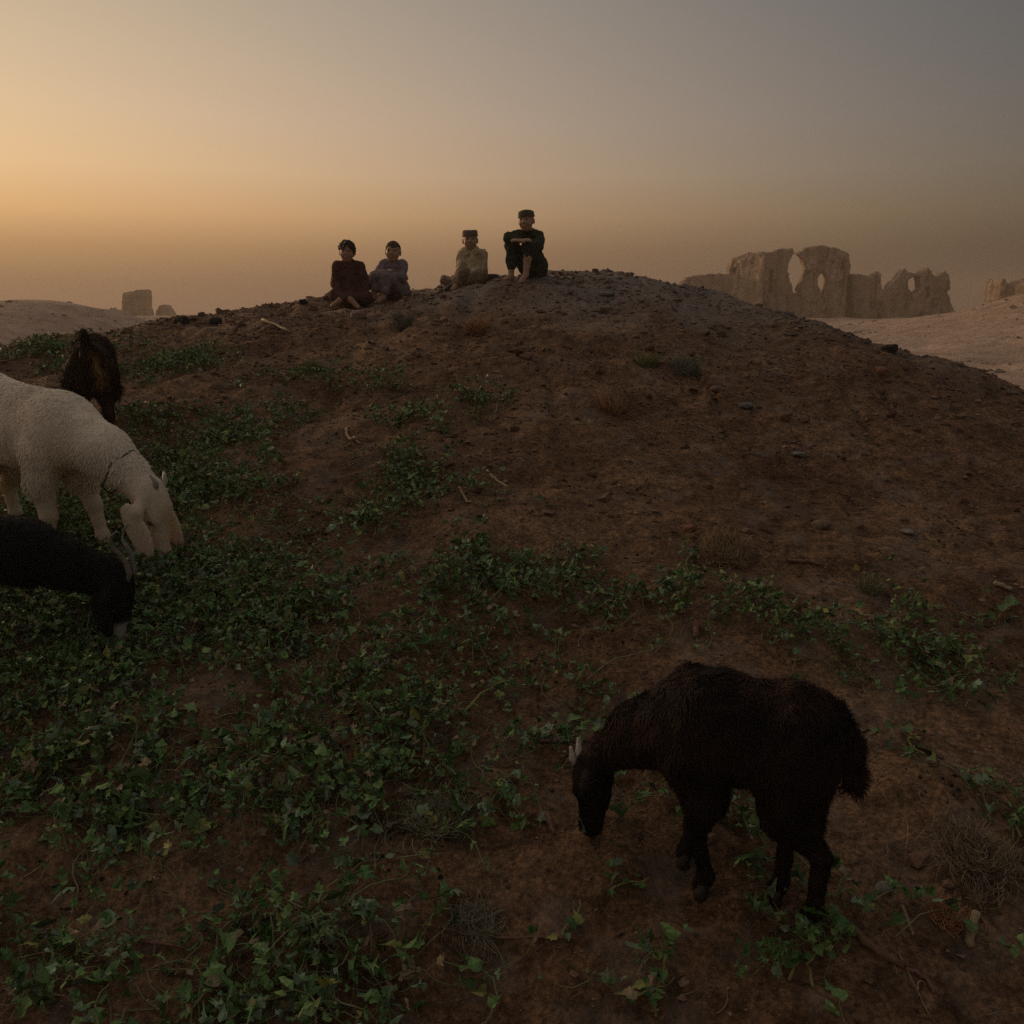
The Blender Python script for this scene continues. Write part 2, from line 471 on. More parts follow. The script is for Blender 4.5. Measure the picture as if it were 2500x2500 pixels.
def ruin(name, label, dist, outline, holes, bend, thick, h=0.11, streak=0.28, seed=0, niches=(), grow=0.14):
    """outline and holes in photograph pixels at the wall's distance; bend: (px, metres forward) plan of the wall"""
    o3 = np.array([at(px, py, dist) for px, py in outline])
    org = np.array([o3[:, 0].mean(), dist, 0.0])
    P = np.stack([o3[:, 0] - org[0], o3[:, 2]], 1)
    bx = np.array([[at(px, 760, dist)[0] - org[0], v] for px, v in bend])
    ymin, ymax = -bx[:, 1].max() - thick - 0.8, -bx[:, 1].min() + thick + 0.8
    f = Field((P[:, 0].min() - 0.8, ymin, P[:, 1].min() - 0.3), (P[:, 0].max() + 0.8, ymax, P[:, 1].max() + 0.8), h)
    X, Y, Z = f.grids()
    dp = poly_sdf(P, X[:, 0, :], Z[0, 0, :][None, :])
    yc = -np.interp(X[:, 0, 0], bx[:, 0], bx[:, 1])[:, None, None]
    zb = P[:, 1].min()
    taper = 0.06 * (P[:, 1].max() - Z)
    dy = np.abs(Y - yc) - thick / 2 - taper * 0.5
    n_s = fbm3(X / 0.75 + 0 * Y, Y / 0.75 + 0 * X, Z / 2.4 + 0 * X + 0 * Y, 3, seed)
    n_f = fbm3(X / 0.55, Y / 0.55, Z / 0.50, 3, seed + 9, 0.7)
    pit = np.maximum(noise3(X / 0.85, Y / 0.85, Z / 1.1, seed + 20) - 0.42, 0)
    crack = 1.1 * np.maximum(0.10 - np.abs(noise3(X / 1.3, Y / 1.3, Z / 5.0, seed + 31)), 0) / 0.10 * 0.35
    dh = np.full(dp.shape, 9.0)
    for hl in holes:
        H = np.array([at(px, py, dist) for px, py in hl]); H = np.stack([H[:, 0] - org[0], H[:, 2]], 1)
        dh = np.minimum(dh, poly_sdf(H, X[:, 0, :], Z[0, 0, :][None, :]))
    d = np.maximum(dp[:, None, :] + 0.085 * n_f, dy + (streak * n_s + 0.10 * n_f + 1.6 * pit + crack) * np.where(Y < yc, 1.0, 0.15))
    if holes: d = np.maximum(d, -(dh[:, None, :] - grow + 0.06 * n_f))
    for nx0, nx1, ny0, ny1, dep in niches:                      # blind niches cut into the near face
        a, b = at(nx0, ny1, dist), at(nx1, ny0, dist)
        q = np.maximum(np.maximum(np.abs(X - (a[0] + b[0]) / 2 + org[0]) - abs(b[0] - a[0]) / 2, np.abs(Z - (a[2] + b[2]) / 2) - abs(b[2] - a[2]) / 2),
                       (Y - yc) + thick / 2 - dep)
        d = np.maximum(d, -(q + 0.10 * n_f))
    f.v[:] = d
    V, F = f.mesh()
    me = mesh_np(name, V, F, True)
    return tag(obj(name, me, M_MUD, None, tuple(org)), label, 'ruin')

D1 = 100.0
ruin('ruined_palace', 'tall crumbling mud-brick palace wall split by a keyhole gap', D1,
     [(1640, 840), (1652, 706), (1661, 694), (1677, 677), (1710, 671), (1740, 668), (1777, 669), (1779, 648), (1784, 632), (1800, 626), (1819, 620), (1850, 619), (1875, 618),
      (1890, 612), (1907, 608), (1926, 609), (1932, 618), (1921, 637), (1914, 660), (1918, 686), (1925, 700), (1924, 717), (1939, 718), (1939, 698), (1950, 679),
      (1956, 653), (1949, 634), (1938, 622), (1952, 609), (1982, 603), (2019, 608), (2042, 618), (2060, 622), (2084, 630), (2101, 639), (2104, 667), (2102, 720), (2101, 840)],
     [[(1989, 717), (1989, 709), (1983, 694), (1983, 682), (1987, 673), (1991, 669), (1996, 674), (1999, 684), (1998, 698), (1993, 709), (1992, 717)]],
     [(1640, -1.0), (1776, 0.0), (1836, 3.2), (1842, 0.3), (1930, 0.9), (2034, 2.2), (2038, 2.0), (2104, -5.2)], 1.5, 0.125, 0.26, 3,
     [(1867, 1880, 660, 716, 1.1), (1818, 1824, 640, 648, 0.5), (1786, 1792, 656, 671, 0.8), (1846, 1852, 690, 722, 0.5), (2010, 2016, 640, 650, 0.5)])
ruin('ruined_wall', 'lower jagged mud-brick wall with pointed tops and one round hole', 97.0,
     [(2088, 850), (2090, 668), (2104, 669), (2126, 674), (2136, 668), (2143, 661), (2148, 672), (2151, 706), (2158, 704), (2168, 688), (2180, 674), (2194, 655), (2203, 667), (2215, 672), (2228, 666),
      (2240, 654), (2253, 668), (2270, 678), (2280, 669), (2290, 662), (2299, 672), (2300, 704), (2306, 730), (2312, 752), (2322, 790), (2330, 850)],
     [[(2206, 703), (2206, 690), (2212, 684), (2220, 682), (2222, 692), (2221, 704), (2214, 711)]],
     [(2088, -1.9), (2098, -1.6), (2150, -0.4), (2153, 0.6), (2230, 1.4), (2330, 0.4)], 1.6, 0.125, 0.26, 13, [(2236, 2246, 700, 730, 0.7)], 0.26)
ruin('ruined_dome', 'broken rounded mud-brick mass with a thin pinnacle at the right edge', 78.0,
     [(2385, 790), (2396, 764), (2424, 742), (2426, 700), (2430, 683), (2434, 681), (2441, 695), (2439, 712), (2446, 704), (2452, 695), (2464, 686), (2476, 682), (2500, 680), (2530, 684),
      (2556, 700), (2570, 740), (2575, 800)], [], [(2385, -1.0), (2440, 0.2), (2452, 1.6), (2500, 2.2), (2575, 0.0)], 2.6, 0.11, 0.16, 23)
ruin('ruined_tower', 'square hazy mud-brick tower stump standing on the far left', 175.0,
     [(300, 800), (306, 762), (309, 728), (311, 715), (322, 712), (335, 712), (341, 709), (361, 707), (364, 713), (365, 724), (364, 748), (369, 761), (374, 800)],
     [], [(290, 0.0), (380, 0.4)], 3.6, 0.16, 0.25, 33)
ruin('ruined_stump', 'small rounded mud-brick stump just right of the far tower', 170.0,
     [(380, 800), (386, 763), (390, 752), (394, 746), (406, 744), (413, 747), (419, 753), (425, 768), (432, 800)], [], [(380, 0.0), (432, 0.2)], 2.4, 0.14, 0.2, 43)
ruin('rubble_bank', 'low rubble bank with broken tops left of the far tower', 172.0,
     [(240, 800), (262, 764), (272, 757), (276, 750), (280, 757), (292, 756), (303, 758), (312, 764), (330, 800)], [], [(240, 0.0), (330, 0.2)], 2.4, 0.16, 0.2, 53)

# rubble and scrub lying about the plain
rgr = np.random.default_rng(77)
n = 5200
yy = rgr.uniform(22, 120, n); xx = rgr.uniform(-0.72, 0.72, n) * yy
keep = (rgr.random(n) < 0.25 + 0.75 * sstep(-0.2, 0.5, fbm2(xx / 6, yy / 6, 3, 91))) & (np.abs(xx) > 2)
xx, yy = xx[keep], yy[keep]; n = len(xx)
OC_V = np.array([(1, 0, 0), (-1, 0, 0), (0, 1, 0), (0, -1, 0), (0, 0, 1), (0, 0, -1)], float)
OC_F = np.array([(0, 2, 4), (2, 1, 4), (1, 3, 4), (3, 0, 4), (2, 0, 5), (1, 2, 5), (3, 1, 5), (0, 3, 5)])
rr = np.clip(0.05 * rgr.random(n) ** -0.45, 0.05, 0.34)
V = (OC_V[None] * rgr.uniform(0.6, 1.4, (n, 6, 1)) + 0.2 * rgr.normal(size=(n, 6, 3))) * rr[:, None, None] * np.array([1.3, 1.1, 0.6]) + np.stack([xx, yy, hbase(xx, yy) + rr * 0.1], 1)[:, None, :]
me = mesh_np('plain_rubble', V.reshape(-1, 3), (OC_F[None] + (np.arange(n) * 6)[:, None, None]).reshape(-1, 3), False)
kk = rgr.random((n, 1)); attr_col(me, 'tint', np.repeat(np.array([0.10, 0.075, 0.055]) * (1 - kk) + np.array([0.27, 0.20, 0.155]) * kk, 6, 0))
tr = NT('rubble'); tr.color(tr.attr('tint'))
o = tag(obj('plain_rubble', me, tr.m), kind='stuff'); o['label'] = 'broken rubble and clods strewn over the far plain'
# ------------------------------------------------------------------ goats
def tube(path, radii, sides=6, cap=True):
    """mesh of a tapered tube along a path"""
    P = np.array(path, float); R = np.array(radii, float); n = len(P)
    T = np.gradient(P, axis=0); T /= np.maximum(np.linalg.norm(T, axis=1, keepdims=True), 1e-9)
    ref = np.array([0.0, 0.0, 1.0]) if abs(T[0, 2]) < 0.9 else np.array([1.0, 0, 0])
    V = []
    for i in range(n):
        a = np.cross(T[i], ref); a /= max(np.linalg.norm(a), 1e-9); b = np.cross(T[i], a)
        for k in range(sides):
            w = 2 * math.pi * k / sides
            V.append(P[i] + R[i] * (math.cos(w) * a + math.sin(w) * b))
    F = [(i * sides + k, i * sides + (k + 1) % sides, (i + 1) * sides + (k + 1) % sides, (i + 1) * sides + k) for i in range(n - 1) for k in range(sides)]
    V = np.array(V)
    if cap:
        m = len(V); V = np.concatenate([V, P[:1], P[-1:]])
        tri = [(m, (k + 1) % sides, k) for k in range(sides)] + [(m + 1, (n - 1) * sides + k, (n - 1) * sides + (k + 1) % sides) for k in range(sides)]
        return V, [np.array(F), np.array(tri)]
    return V, [np.array(F)]

def tube_obj(name, path, radii, mat, parent=None, sides=6, loc=None):
    V, F = tube(path, radii, sides)
    return obj(name, mesh_np(name, V, F), mat, parent, loc)

def fur(V, F, count, length, groom, colour, seed=0, width=0.0016, lift=0.35, clump=0.5):
    """hair blades over a quad mesh; length, groom and colour are functions of the root points"""
    rng = np.random.default_rng(seed)
    A, B, C, D = (V[F[:, i]] for i in range(4))
    n1 = np.cross(C - A, D - B); ar = np.linalg.norm(n1, axis=1)
    fi = rng.choice(len(F), count, p=ar / ar.sum())
    u, w = rng.random((count, 1)), rng.random((count, 1))
    p = (A[fi] * (1 - u) + B[fi] * u) * (1 - w) + (D[fi] * (1 - u) + C[fi] * u) * w
    n = n1[fi] / np.maximum(ar[fi][:, None], 1e-12)
    L = length(p, n)
    keep = L > 0.001
    p, n, L = p[keep], n[keep], L[keep]
    m = len(p)
    g = groom(p, n)
    q = p / 0.035
    cl = np.stack([noise3(q[:, 0], q[:, 1], q[:, 2], 5 + i) for i in range(3)], 1)
    g = g + clump * cl + 0.22 * rng.normal(size=(m, 3))
    g = g - n * np.sum(g * n, 1, keepdims=True)
    g /= np.maximum(np.linalg.norm(g, axis=1, keepdims=True), 1e-6)
    L = L * rng.uniform(0.6, 1.2, m)
    lf = lift * rng.uniform(0.5, 1.5, (m, 1))
    d0 = g + n * lf * 1.3; d0 /= np.linalg.norm(d0, axis=1, keepdims=True)
    d1 = g + n * lf * 0.4 + np.array([0, 0, -0.35]); d1 /= np.linalg.norm(d1, axis=1, keepdims=True)
    s = np.cross(g, n); s /= np.maximum(np.linalg.norm(s, axis=1, keepdims=True), 1e-6)
    s = s * (width * rng.uniform(0.7, 1.3, (m, 1)))
    L = L[:, None]
    b = p - n * 0.002
    mid = b + d0 * L * 0.5
    tip = mid + d1 * L * 0.5
    W = np.stack([b - s, b + s, mid + s * 0.8, mid - s * 0.8, tip], 1).reshape(-1, 3)
    i = np.arange(m) * 5
    col = colour(p) * rng.uniform(0.72, 1.22, (m, 1))
    return W, [np.stack([i, i + 1, i + 2, i + 3], 1), np.stack([i + 3, i + 2, i + 4], 1)], np.repeat(col, 5, 0)

def coat_material(name, rough=0.75):
    t = NT(name); t.color(t.attr('coat')); t.b.inputs['Roughness'].default_value = rough
    t.b.inputs['Specular IOR Level'].default_value = 0.12
    return t.m
M_COAT = coat_material('goat_coat')
def plain_material(name, c, rough=0.6, spec=0.25, vary=0.35, scale=40.0):
    t = NT(name); co = t.coord('Object')
    n = t.noise(co, scale, 4, 0.6)
    t.color(t.mix(1.0, c, t.ramp(n, [(0.3, 1 - vary), (0.7, 1 + vary * 0.6)]), 'MULTIPLY'))
    t.bump(n, 0.4, 0.004)
    t.b.inputs['Roughness'].default_value = rough; t.b.inputs['Specular IOR Level'].default_value = spec
    return t.m
M_HORN_GREY = plain_material('grey_horn', (0.20, 0.18, 0.16), 0.55)
M_HORN_PALE = plain_material('pale_horn', (0.46, 0.40, 0.33), 0.55)
M_HOOF = plain_material('hoof', (0.06, 0.045, 0.035), 0.5)
M_HOOF_PALE = plain_material('pale_hoof', (0.30, 0.22, 0.15), 0.5)
M_EYE = plain_material('goat_eye', (0.05, 0.03, 0.015), 0.15, 0.5, 0.1)
M_COLLAR = plain_material('rope_collar', (0.06, 0.06, 0.065), 0.8, 0.1, 0.5, 120)

def goat(name, label, root_xy, yaw, s, L, head, colour, fur_n, fur_len, feet=((0, 0), (0, 0), (0, 0), (0, 0)), tail='down', ears='lop',
         horns=None, horn_mat=None, hoof_mat=None, girth=1.0, belly_fringe=1.0, h=0.0065, seed=1, collar=False, crouch=0.0, fluff=0.0, blade=0.0016, neck=1.0, nbz=0.545, tail_up=0.11, slim=1.0, ear=1.0, clump=0.5, rump=0.0, straight=0.0, front=0.0, leg=1.0):
    """head: dict base (x,y,z), nose (unit vector), length in metres; feet: fore-aft/side offsets of FL, FR, HL, HR in metres"""
    gz = float(height(root_xy[0], root_xy[1]))
    root = thing(name, label, 'goat', (root_xy[0], root_xy[1], gz), yaw)
    cy, sy = math.cos(yaw), math.sin(yaw)
    def gnd(x, y):
        return float(height(root_xy[0] + x * cy - y * sy, root_xy[1] + x * sy + y * cy)) - gz
    B = np.array(head['base'], float); u = np.array(head['nose'], float); u /= np.linalg.norm(u); HL = head['len']
    f = Field((-0.62 * s * L - 0.18, -0.34 * s, -0.14), (max(B[0] + 0.26, 0.5 * s), 0.34 * s, 0.92 * s), h)
    sl = lambda x, y, z: np.array([x * s * L, y * s * girth, z * s])
    dzb = 0.5 * (gnd(0.24 * s * L, 0) - 0) ; dzr = 0.5 * gnd(-0.3 * s * L, 0)
    def body(x, y, z):
        p = sl(x, y, z); p[2] += (dzb + front if x > 0.05 else dzr + rump if x < -0.05 else rump * 0.5); return p
    S = s * girth
    # trunk
    up_ = (1 - slim) * 0.16
    f.ell(body(0.20, 0, 0.49 + up_), (0.185 * s * (L if L < 0.65 else (L + 1) / 2), 0.128 * S, 0.172 * s * slim), 0.05)
    f.ell(body(0.0, 0, 0.465 + up_), (0.27 * s * L, 0.150 * S, 0.165 * s * slim), 0.07 * s)
    f.ell(body(-0.25, 0, 0.515 + up_ * 0.6), (0.175 * s * (L + 1) / 2, 0.126 * S, 0.155 * s * slim), 0.07 * s)
    f.cone(body(0.24, 0, 0.615), body(-0.28, 0, 0.630), 0.055 * s, 0.055 * s, 0.08 * s)
    f.ell(body(0.22, 0.075, 0.50), (0.10 * s, 0.06 * s, 0.14 * s), 0.05 * s); f.ell(body(0.22, -0.075, 0.50), (0.10 * s, 0.06 * s, 0.14 * s), 0.05 * s)
    hq = 0.12 * s * (0.75 if L < 0.65 else 1.0)
    f.ell(body(-0.27, 0.075, 0.50), (hq, 0.065 * s, 0.14 * s), 0.05 * s); f.ell(body(-0.27, -0.075, 0.50), (hq, 0.065 * s, 0.14 * s), 0.05 * s)
    # neck
    nb = body(0.27, 0, nbz)
    mid = nb * 0.5 + B * 0.5 + np.array([0.0, 0, 0.035 * s])
    f.cone(nb, mid, 0.145 * s * neck, 0.112 * s * neck, 0.08 * s); f.cone(mid, B, 0.112 * s * neck, 0.076 * s * neck, 0.05 * s)
    # legs: FL, FR, HL, HR
    hoofs = []
    for i, (fx, fy) in enumerate(feet):
        sgn = 1 if i in (0, 2) else -1
        if i < 2:
            sh = body(0.21, 0.085 * sgn, 0.44); kx, ky = sh[0] + 0.55 * fx, sh[1] + 0.5 * fy
            ex, ey = sh[0] + fx, sh[1] + fy; g0 = gnd(ex, ey)
            el = np.array([sh[0] - 0.02 * s + 0.2 * fx, sh[1] + 0.15 * fy, 0.335 * s + dzb])
            kn = np.array([kx + 0.012 * s, ky, 0.205 * s + 0.6 * g0 + 0.3 * dzb]); ft = np.array([ex, ey, 0.065 * s + g0])
            f.chain([(sh, 0.078 * s), (el, 0.056 * s), (kn, 0.034 * s * leg)], 0.04 * s)
            f.chain([(kn, 0.034 * s * leg), (kn * 0.5 + ft * 0.5, 0.024 * s * leg), (ft, 0.027 * s * leg), (ft + np.array([0.015 * s, 0, -0.03 * s]), 0.031 * s * leg)], 0.02 * s)
        else:
            hp = body(-0.27, 0.075 * sgn, 0.48); ex, ey = hp[0] - 0.03 * s + fx, hp[1] + 0.01 * sgn + fy; g0 = gnd(ex, ey)
            st = np.array([hp[0] + 0.07 * s * (1 - 0.7 * straight) + 0.4 * fx, hp[1] + 0.02 * s * sgn + 0.3 * fy, 0.355 * s + dzr])
            hk = np.array([ex - 0.030 * s * (1 - straight), hp[1] + 0.01 * s * sgn + 0.8 * fy, 0.225 * s + 0.5 * (g0 + dzr)])
            ft = np.array([ex, ey, 0.065 * s + g0])
            f.chain([(hp, 0.105 * s * (0.8 if L < 0.65 else 1.0)), (st, 0.078 * s * (0.8 if L < 0.65 else 1.0)), (hk, 0.036 * s * leg)], 0.05 * s)
            f.chain([(hk, 0.036 * s * leg), (hk * 0.5 + ft * 0.5, 0.025 * s * leg), (ft, 0.028 * s * leg), (ft + np.array([0.015 * s, 0, -0.03 * s]), 0.031 * s * leg)], 0.02 * s)
        hoofs.append((ex, ey, g0))
    # head
    left = np.array([0, 1.0, 0]); hy = head.get('turn', 0.0)
    left = np.array([-math.sin(hy), math.cos(hy), 0]); left -= u * (left @ u); left /= np.linalg.norm(left)
    up = np.cross(u, left)
    if up @ np.array([1.0, 0, 0.3]) < 0: up = -up                      # forehead side
    R = Matrix((Vector(u), Vector(left), Vector(up))).transposed()
    k = HL / 0.24 * head.get('w', 1.0)
    hp = lambda a, b, c: B + u * a * HL + left * b * k + up * c * k
    f.ell(hp(0.16, 0, 0.012), (0.078 * k, 0.055 * k, 0.062 * k), 0.03 * k, R)
    f.cone(hp(0.30, 0, 0.012), hp(0.86, 0, 0.002), 0.048 * k, 0.027 * k, 0.03 * k)
    f.cone(hp(0.28, 0, -0.028), hp(0.80, 0, -0.018), 0.036 * k, 0.021 * k, 0.025 * k)
    f.ell(hp(0.90, 0, -0.004), (0.035 * k, 0.030 * k, 0.034 * k), 0.02 * k, R)
    f.ell(hp(0.40, 0.042, 0.028), (0.026 * k, 0.014 * k, 0.016 * k), 0.02 * k, R); f.ell(hp(0.40, -0.042, 0.028), (0.026 * k, 0.014 * k, 0.016 * k), 0.02 * k, R)
    f.ell(hp(0.47, 0.047, 0.014), (0.014 * k, 0.010 * k, 0.010 * k), 0.008 * k, R, sub=True); f.ell(hp(0.47, -0.047, 0.014), (0.014 * k, 0.010 * k, 0.010 * k), 0.008 * k, R, sub=True)
    f.ell(hp(0.97, 0.016, 0.010), (0.009 * k, 0.006 * k, 0.005 * k), 0.005 * k, R, sub=True); f.ell(hp(0.97, -0.016, 0.010), (0.009 * k, 0.006 * k, 0.005 * k), 0.005 * k, R, sub=True)
    for sg in (1, -1):
        e0 = hp(0.06, 0.048 * sg, 0.006)
        if ears == 'lop':
            e1 = e0 + left * sg * 0.042 * k + u * 0.05 * k * ear; e2 = e1 + u * 0.10 * k * ear + left * sg * 0.008 * k - up * 0.030 * k
            f.cone(e0, e1, 0.018 * k, 0.020 * k, 0.015 * k)
            f.ell((e1 + e2) / 2 + u * 0.010 * ear, (0.104 * k * ear, 0.011 * k, 0.040 * k * ear), 0.014 * k, R @ Matrix.Rotation(-0.22, 3, 'Y'))
        else:
            e1 = e0 + left * sg * 0.075 * k + u * 0.045 * k - up * 0.01
            e1 = e1 + left * sg * 0.02 * k
            f.cone(e0, e0 * 0.4 + e1 * 0.6, 0.014 * k, 0.021 * k, 0.015 * k); f.cone(e0 * 0.5 + e1 * 0.5, e1, 0.021 * k, 0.008 * k, 0.012 * k)
    # tail
    tb = body(-0.40 if L > 0.9 else -0.39, 0, 0.60)
    if tail == 'down':
        f.chain([(tb, 0.035 * s), (tb + np.array([-0.05, 0, -0.05]) * s, 0.034 * s), (tb + np.array([-0.075, 0, -0.16]) * s, 0.022 * s)], 0.04 * s)
    else:
        f.chain([(tb, 0.032 * s), (tb + np.array([-0.045, 0.0, 0.045]) * s, 0.030 * s), (tb + np.array([-0.035, 0.01, tail_up]) * s, 0.022 * s)], 0.03 * s)
    if fluff > 0:
        f.perturb(lambda X, Y, Z: fluff * fbm3(X / 0.05, Y / 0.05, Z / 0.09, 2, seed + 4) * (Z > 0.2 * s))
    V, F = f.mesh()
    me = mesh_np(name + '_body', V, F)
    attr_col(me, 'coat', np.array(colour(V / s)) * 0.92)
    obj('body', me, M_COAT, root)
    # coat of hair
    def length(p, n):
        hd = np.linalg.norm(p - (B + u * HL * 0.5), axis=1)
        base = np.full(len(p), fur_len)
        base = np.where(hd < 0.66 * HL, fur_len * head.get('hair', 0.38), base)
        low = p[:, 2] < 0.27 * s
        base = np.where(low & (hd > 0.75 * HL), fur_len * 0.55, base)
        und = sstep(0.25 * s, 0.30 * s, p[:, 2]) * sstep(0.56 * s, 0.34 * s, p[:, 2]) * (hd > 0.8 * HL) * (0.7 + 0.5 * noise3(p[:, 0] / 0.06, p[:, 1] / 0.06, p[:, 2] / 0.2, seed + 8))
        base = base * (1 + 0.9 * belly_fringe * und)
        ridge = (p[:, 2] > 0.60 * s)
        base = np.where(ridge, base * 1.25, base)
        tl = p[:, 0] < tb[0] - 0.01
        return np.where(tl, base * 1.4, base)
    def groom(p, n):
        g = np.zeros_like(p); g[:, 0] = -0.55; g[:, 2] = -0.9
        hd = np.linalg.norm(p - (B + u * HL * 0.4), axis=1) < 0.7 * HL
        g[hd] = -u * 0.2 + np.array([-0.2, 0, -0.3])
        return g
    W, FF, C = fur(V, F, fur_n, length, groom, lambda p: np.array(colour(p / s)), seed, blade, 0.35, clump)
    me = mesh_np(name + '_coat', W, FF); attr_col(me, 'coat', C)
    obj('coat', me, M_COAT, root)
    for x, y, z in hoofs:                                            # cloven hooves
        for sg in (-1, 1):
            Vh, Fh = tube([(x + 0.010 * s, y + 0.013 * s * sg, z - 0.004), (x + 0.014 * s, y + 0.013 * s * sg, z + 0.018 * s), (x + 0.004 * s, y + 0.012 * s * sg, z + 0.045 * s)],
                          [0.021 * s, 0.018 * s, 0.014 * s], 8)
            obj('hoof', mesh_np('hoof', Vh, Fh), hoof_mat or M_HOOF, root)
    for sg in (-1, 1):
        e = hp(0.44, 0.046 * sg, 0.016)
        Ve, Fe = tube([e - left * sg * 0.006 * k, e + left * sg * 0.002 * k, e + left * sg * 0.007 * k], [0.009 * k, 0.011 * k, 0.004 * k], 8)
        obj('eye', mesh_np('eye', Ve, Fe), M_EYE, root)
    if horns:
        for sg in (-1, 1):
            pts = [hp(a, b * sg, c) for a, b, c in horns['path']]
            tube_obj('horn', pts, [r * k for r in horns['radii']], horn_mat or M_HORN_GREY, root, 8)
    if collar:
        cpos = nb * 0.30 + B * 0.70; ax = (B - nb) / np.linalg.norm(B - nb)
        a1 = np.cross(ax, [0, 1.0, 0]); a1 /= np.linalg.norm(a1); a2 = np.cross(ax, a1)
        pts = [cpos + (math.cos(w) * a1 * 1.12 + math.sin(w) * a2) * 0.094 * s + ax * 0.006 * math.sin(5 * w) for w in np.linspace(0, 2 * math.pi, 29)]
        pts.append(pts[1])
        tube_obj('collar', pts, [0.0032] * len(pts), M_COLLAR, root, 6)
    return root

def col_white(p):
    n = fbm3(p[:, 0] / 0.12, p[:, 1] / 0.12, p[:, 2] / 0.2, 3, 77)
    c = np.array([0.86, 0.73, 0.57])[None] * (1 + 0.16 * n[:, None])
    dirt = sstep(0.46, 0.18, p[:, 2])[:, None] * (0.55 + 0.3 * n[:, None]).clip(0, 1)
    c = c * (1 - dirt) + np.array([0.50, 0.36, 0.21]) * dirt
    face = (sstep(0.20, 0.06, p[:, 2]) * sstep(0.50, 0.56, p[:, 0]))[:, None] * 0.45
    c = c * (1 - face) + np.array([0.60, 0.42, 0.34]) * face
    rump = sstep(-0.30, -0.42, p[:, 0])[:, None] * 0.7
    c = c * (1 - rump) + np.array([0.42, 0.30, 0.19]) * rump
    return c
def col_kid(p):
    n = fbm3(p[:, 0] / 0.10, p[:, 1] / 0.10, p[:, 2] / 0.16, 3, 87)[:, None]
    c = np.array([0.017, 0.010, 0.008])[None] * (1 + 0.5 * n)
    rust = np.clip(0.5 * n + 0.2, 0, 1) * sstep(0.30, 0.42, p[:, 2])[:, None]
    return c * (1 - rust) + np.array([0.040, 0.016, 0.010]) * rust
def col_black(p):
    c = np.tile(np.array([[0.010, 0.009, 0.009]]), (len(p), 1))
    m = (sstep(0.155, 0.13, p[:, 2]) * sstep(0.55, 0.60, p[:, 0]) * (np.abs(p[:, 1]) < 0.05))[:, None]
    return c * (1 - m) + np.array([0.42, 0.37, 0.31]) * m
def col_brown(p):
    n = fbm3(p[:, 0] / 0.10, p[:, 1] / 0.10, p[:, 2] / 0.2, 3, 97)[:, None]
    c = np.array([0.030, 0.016, 0.010])[None] * (1 + 0.4 * n)
    m = (sstep(-0.30, -0.36, p[:, 0]) * np.exp(-((p[:, 1] + 0.045 - 0.10 * (p[:, 2] - 0.55)) / 0.022) ** 2) * sstep(0.34, 0.42, p[:, 2]) * sstep(0.66, 0.60, p[:, 2]))[:, None]
    m2 = (0.35 * sstep(-0.28, -0.34, p[:, 0]) * np.exp(-((p[:, 1] + 0.115) / 0.02) ** 2))[:, None]
    c = c * (1 - m) + np.array([0.30, 0.17, 0.065]) * m
    return c * (1 - m2) + np.array([0.14, 0.075, 0.035]) * m2

goat('kid_goat', 'shaggy black-brown young goat grazing alone on the right', (0.522, 1.835), rad(153), 0.775, 0.58,
     dict(base=(0.350, 0.0, 0.238), nose=(0.08, 0.04, -0.98), len=0.200, turn=0.05, hair=0.5, w=0.95), col_kid, 62000, 0.024,
     feet=((-0.035, -0.02), (0.03, 0.02), (-0.035, -0.045), (0.045, 0.05)), tail='down', ears='short',
     horns=dict(path=[(0.10, 0.020, 0.050), (0.02, 0.028, 0.072), (-0.14, 0.036, 0.080)], radii=[0.015, 0.012, 0.005]), horn_mat=M_HORN_PALE,
     girth=0.92, seed=3, fluff=0.008, h=0.0075, neck=0.76, belly_fringe=0.3, nbz=0.52, slim=0.84, clump=1.2, straight=0.75, leg=0.78)
goat('white_goat', 'cream-white lop-eared goat grazing at the left edge', (-2.015, 3.645), rad(-25), 0.94, 1.0,
     dict(base=(0.612, 0.045, 0.290), nose=(0.20, 0.02, -0.95), len=0.285, turn=0.25, hair=0.7, w=0.92), col_white, 60000, 0.016,
     feet=((0.10, 0.0), (-0.01, 0.0), (0.05, 0.0), (-0.04, 0.0)), tail='up', ears='lop', ear=1.06,
     horns=dict(path=[(0.04, 0.020, 0.050), (-0.08, 0.028, 0.066), (-0.20, 0.044, 0.060)], radii=[0.012, 0.010, 0.004]), horn_mat=M_HORN_PALE, hoof_mat=M_HOOF_PALE,
     girth=1.04, seed=5, collar=True, belly_fringe=1.8, neck=0.88, nbz=0.53, slim=0.90, clump=0.6, rump=0.085, front=0.025, h=0.009)
goat('black_goat', 'horned black goat with a white muzzle entering from the left edge', (-2.115, 2.735), rad(12), 0.92, 1.0,
     dict(base=(0.77, 0.0, 0.285), nose=(0.0, -0.06, -0.97), len=0.235, turn=-0.12, hair=0.5, w=0.95), col_black, 26000, 0.026,
     tail='down', ears='lop', ear=0.86,
     horns=dict(path=[(0.10, 0.022, 0.050), (-0.10, 0.030, 0.074), (-0.32, 0.042, 0.064), (-0.52, 0.056, 0.030), (-0.66, 0.066, 0.030), (-0.74, 0.066, 0.056)], radii=[0.013, 0.011, 0.009, 0.007, 0.005, 0.003]), horn_mat=M_HORN_GREY,
     girth=1.10, seed=7, clump=0.9, h=0.009, nbz=0.48, neck=0.96)
goat('brown_goat', 'dark brown goat seen from behind with tan streaked rump', (-2.31, 4.93), rad(112), 0.725, 0.9,
     dict(base=(0.46, 0.0, 0.32), nose=(0.5, 0.1, -0.85), len=0.20), col_brown, 22000, 0.034,
     tail='up', ears='short', girth=1.06, seed=9, fluff=0.006, h=0.010, tail_up=0.19)
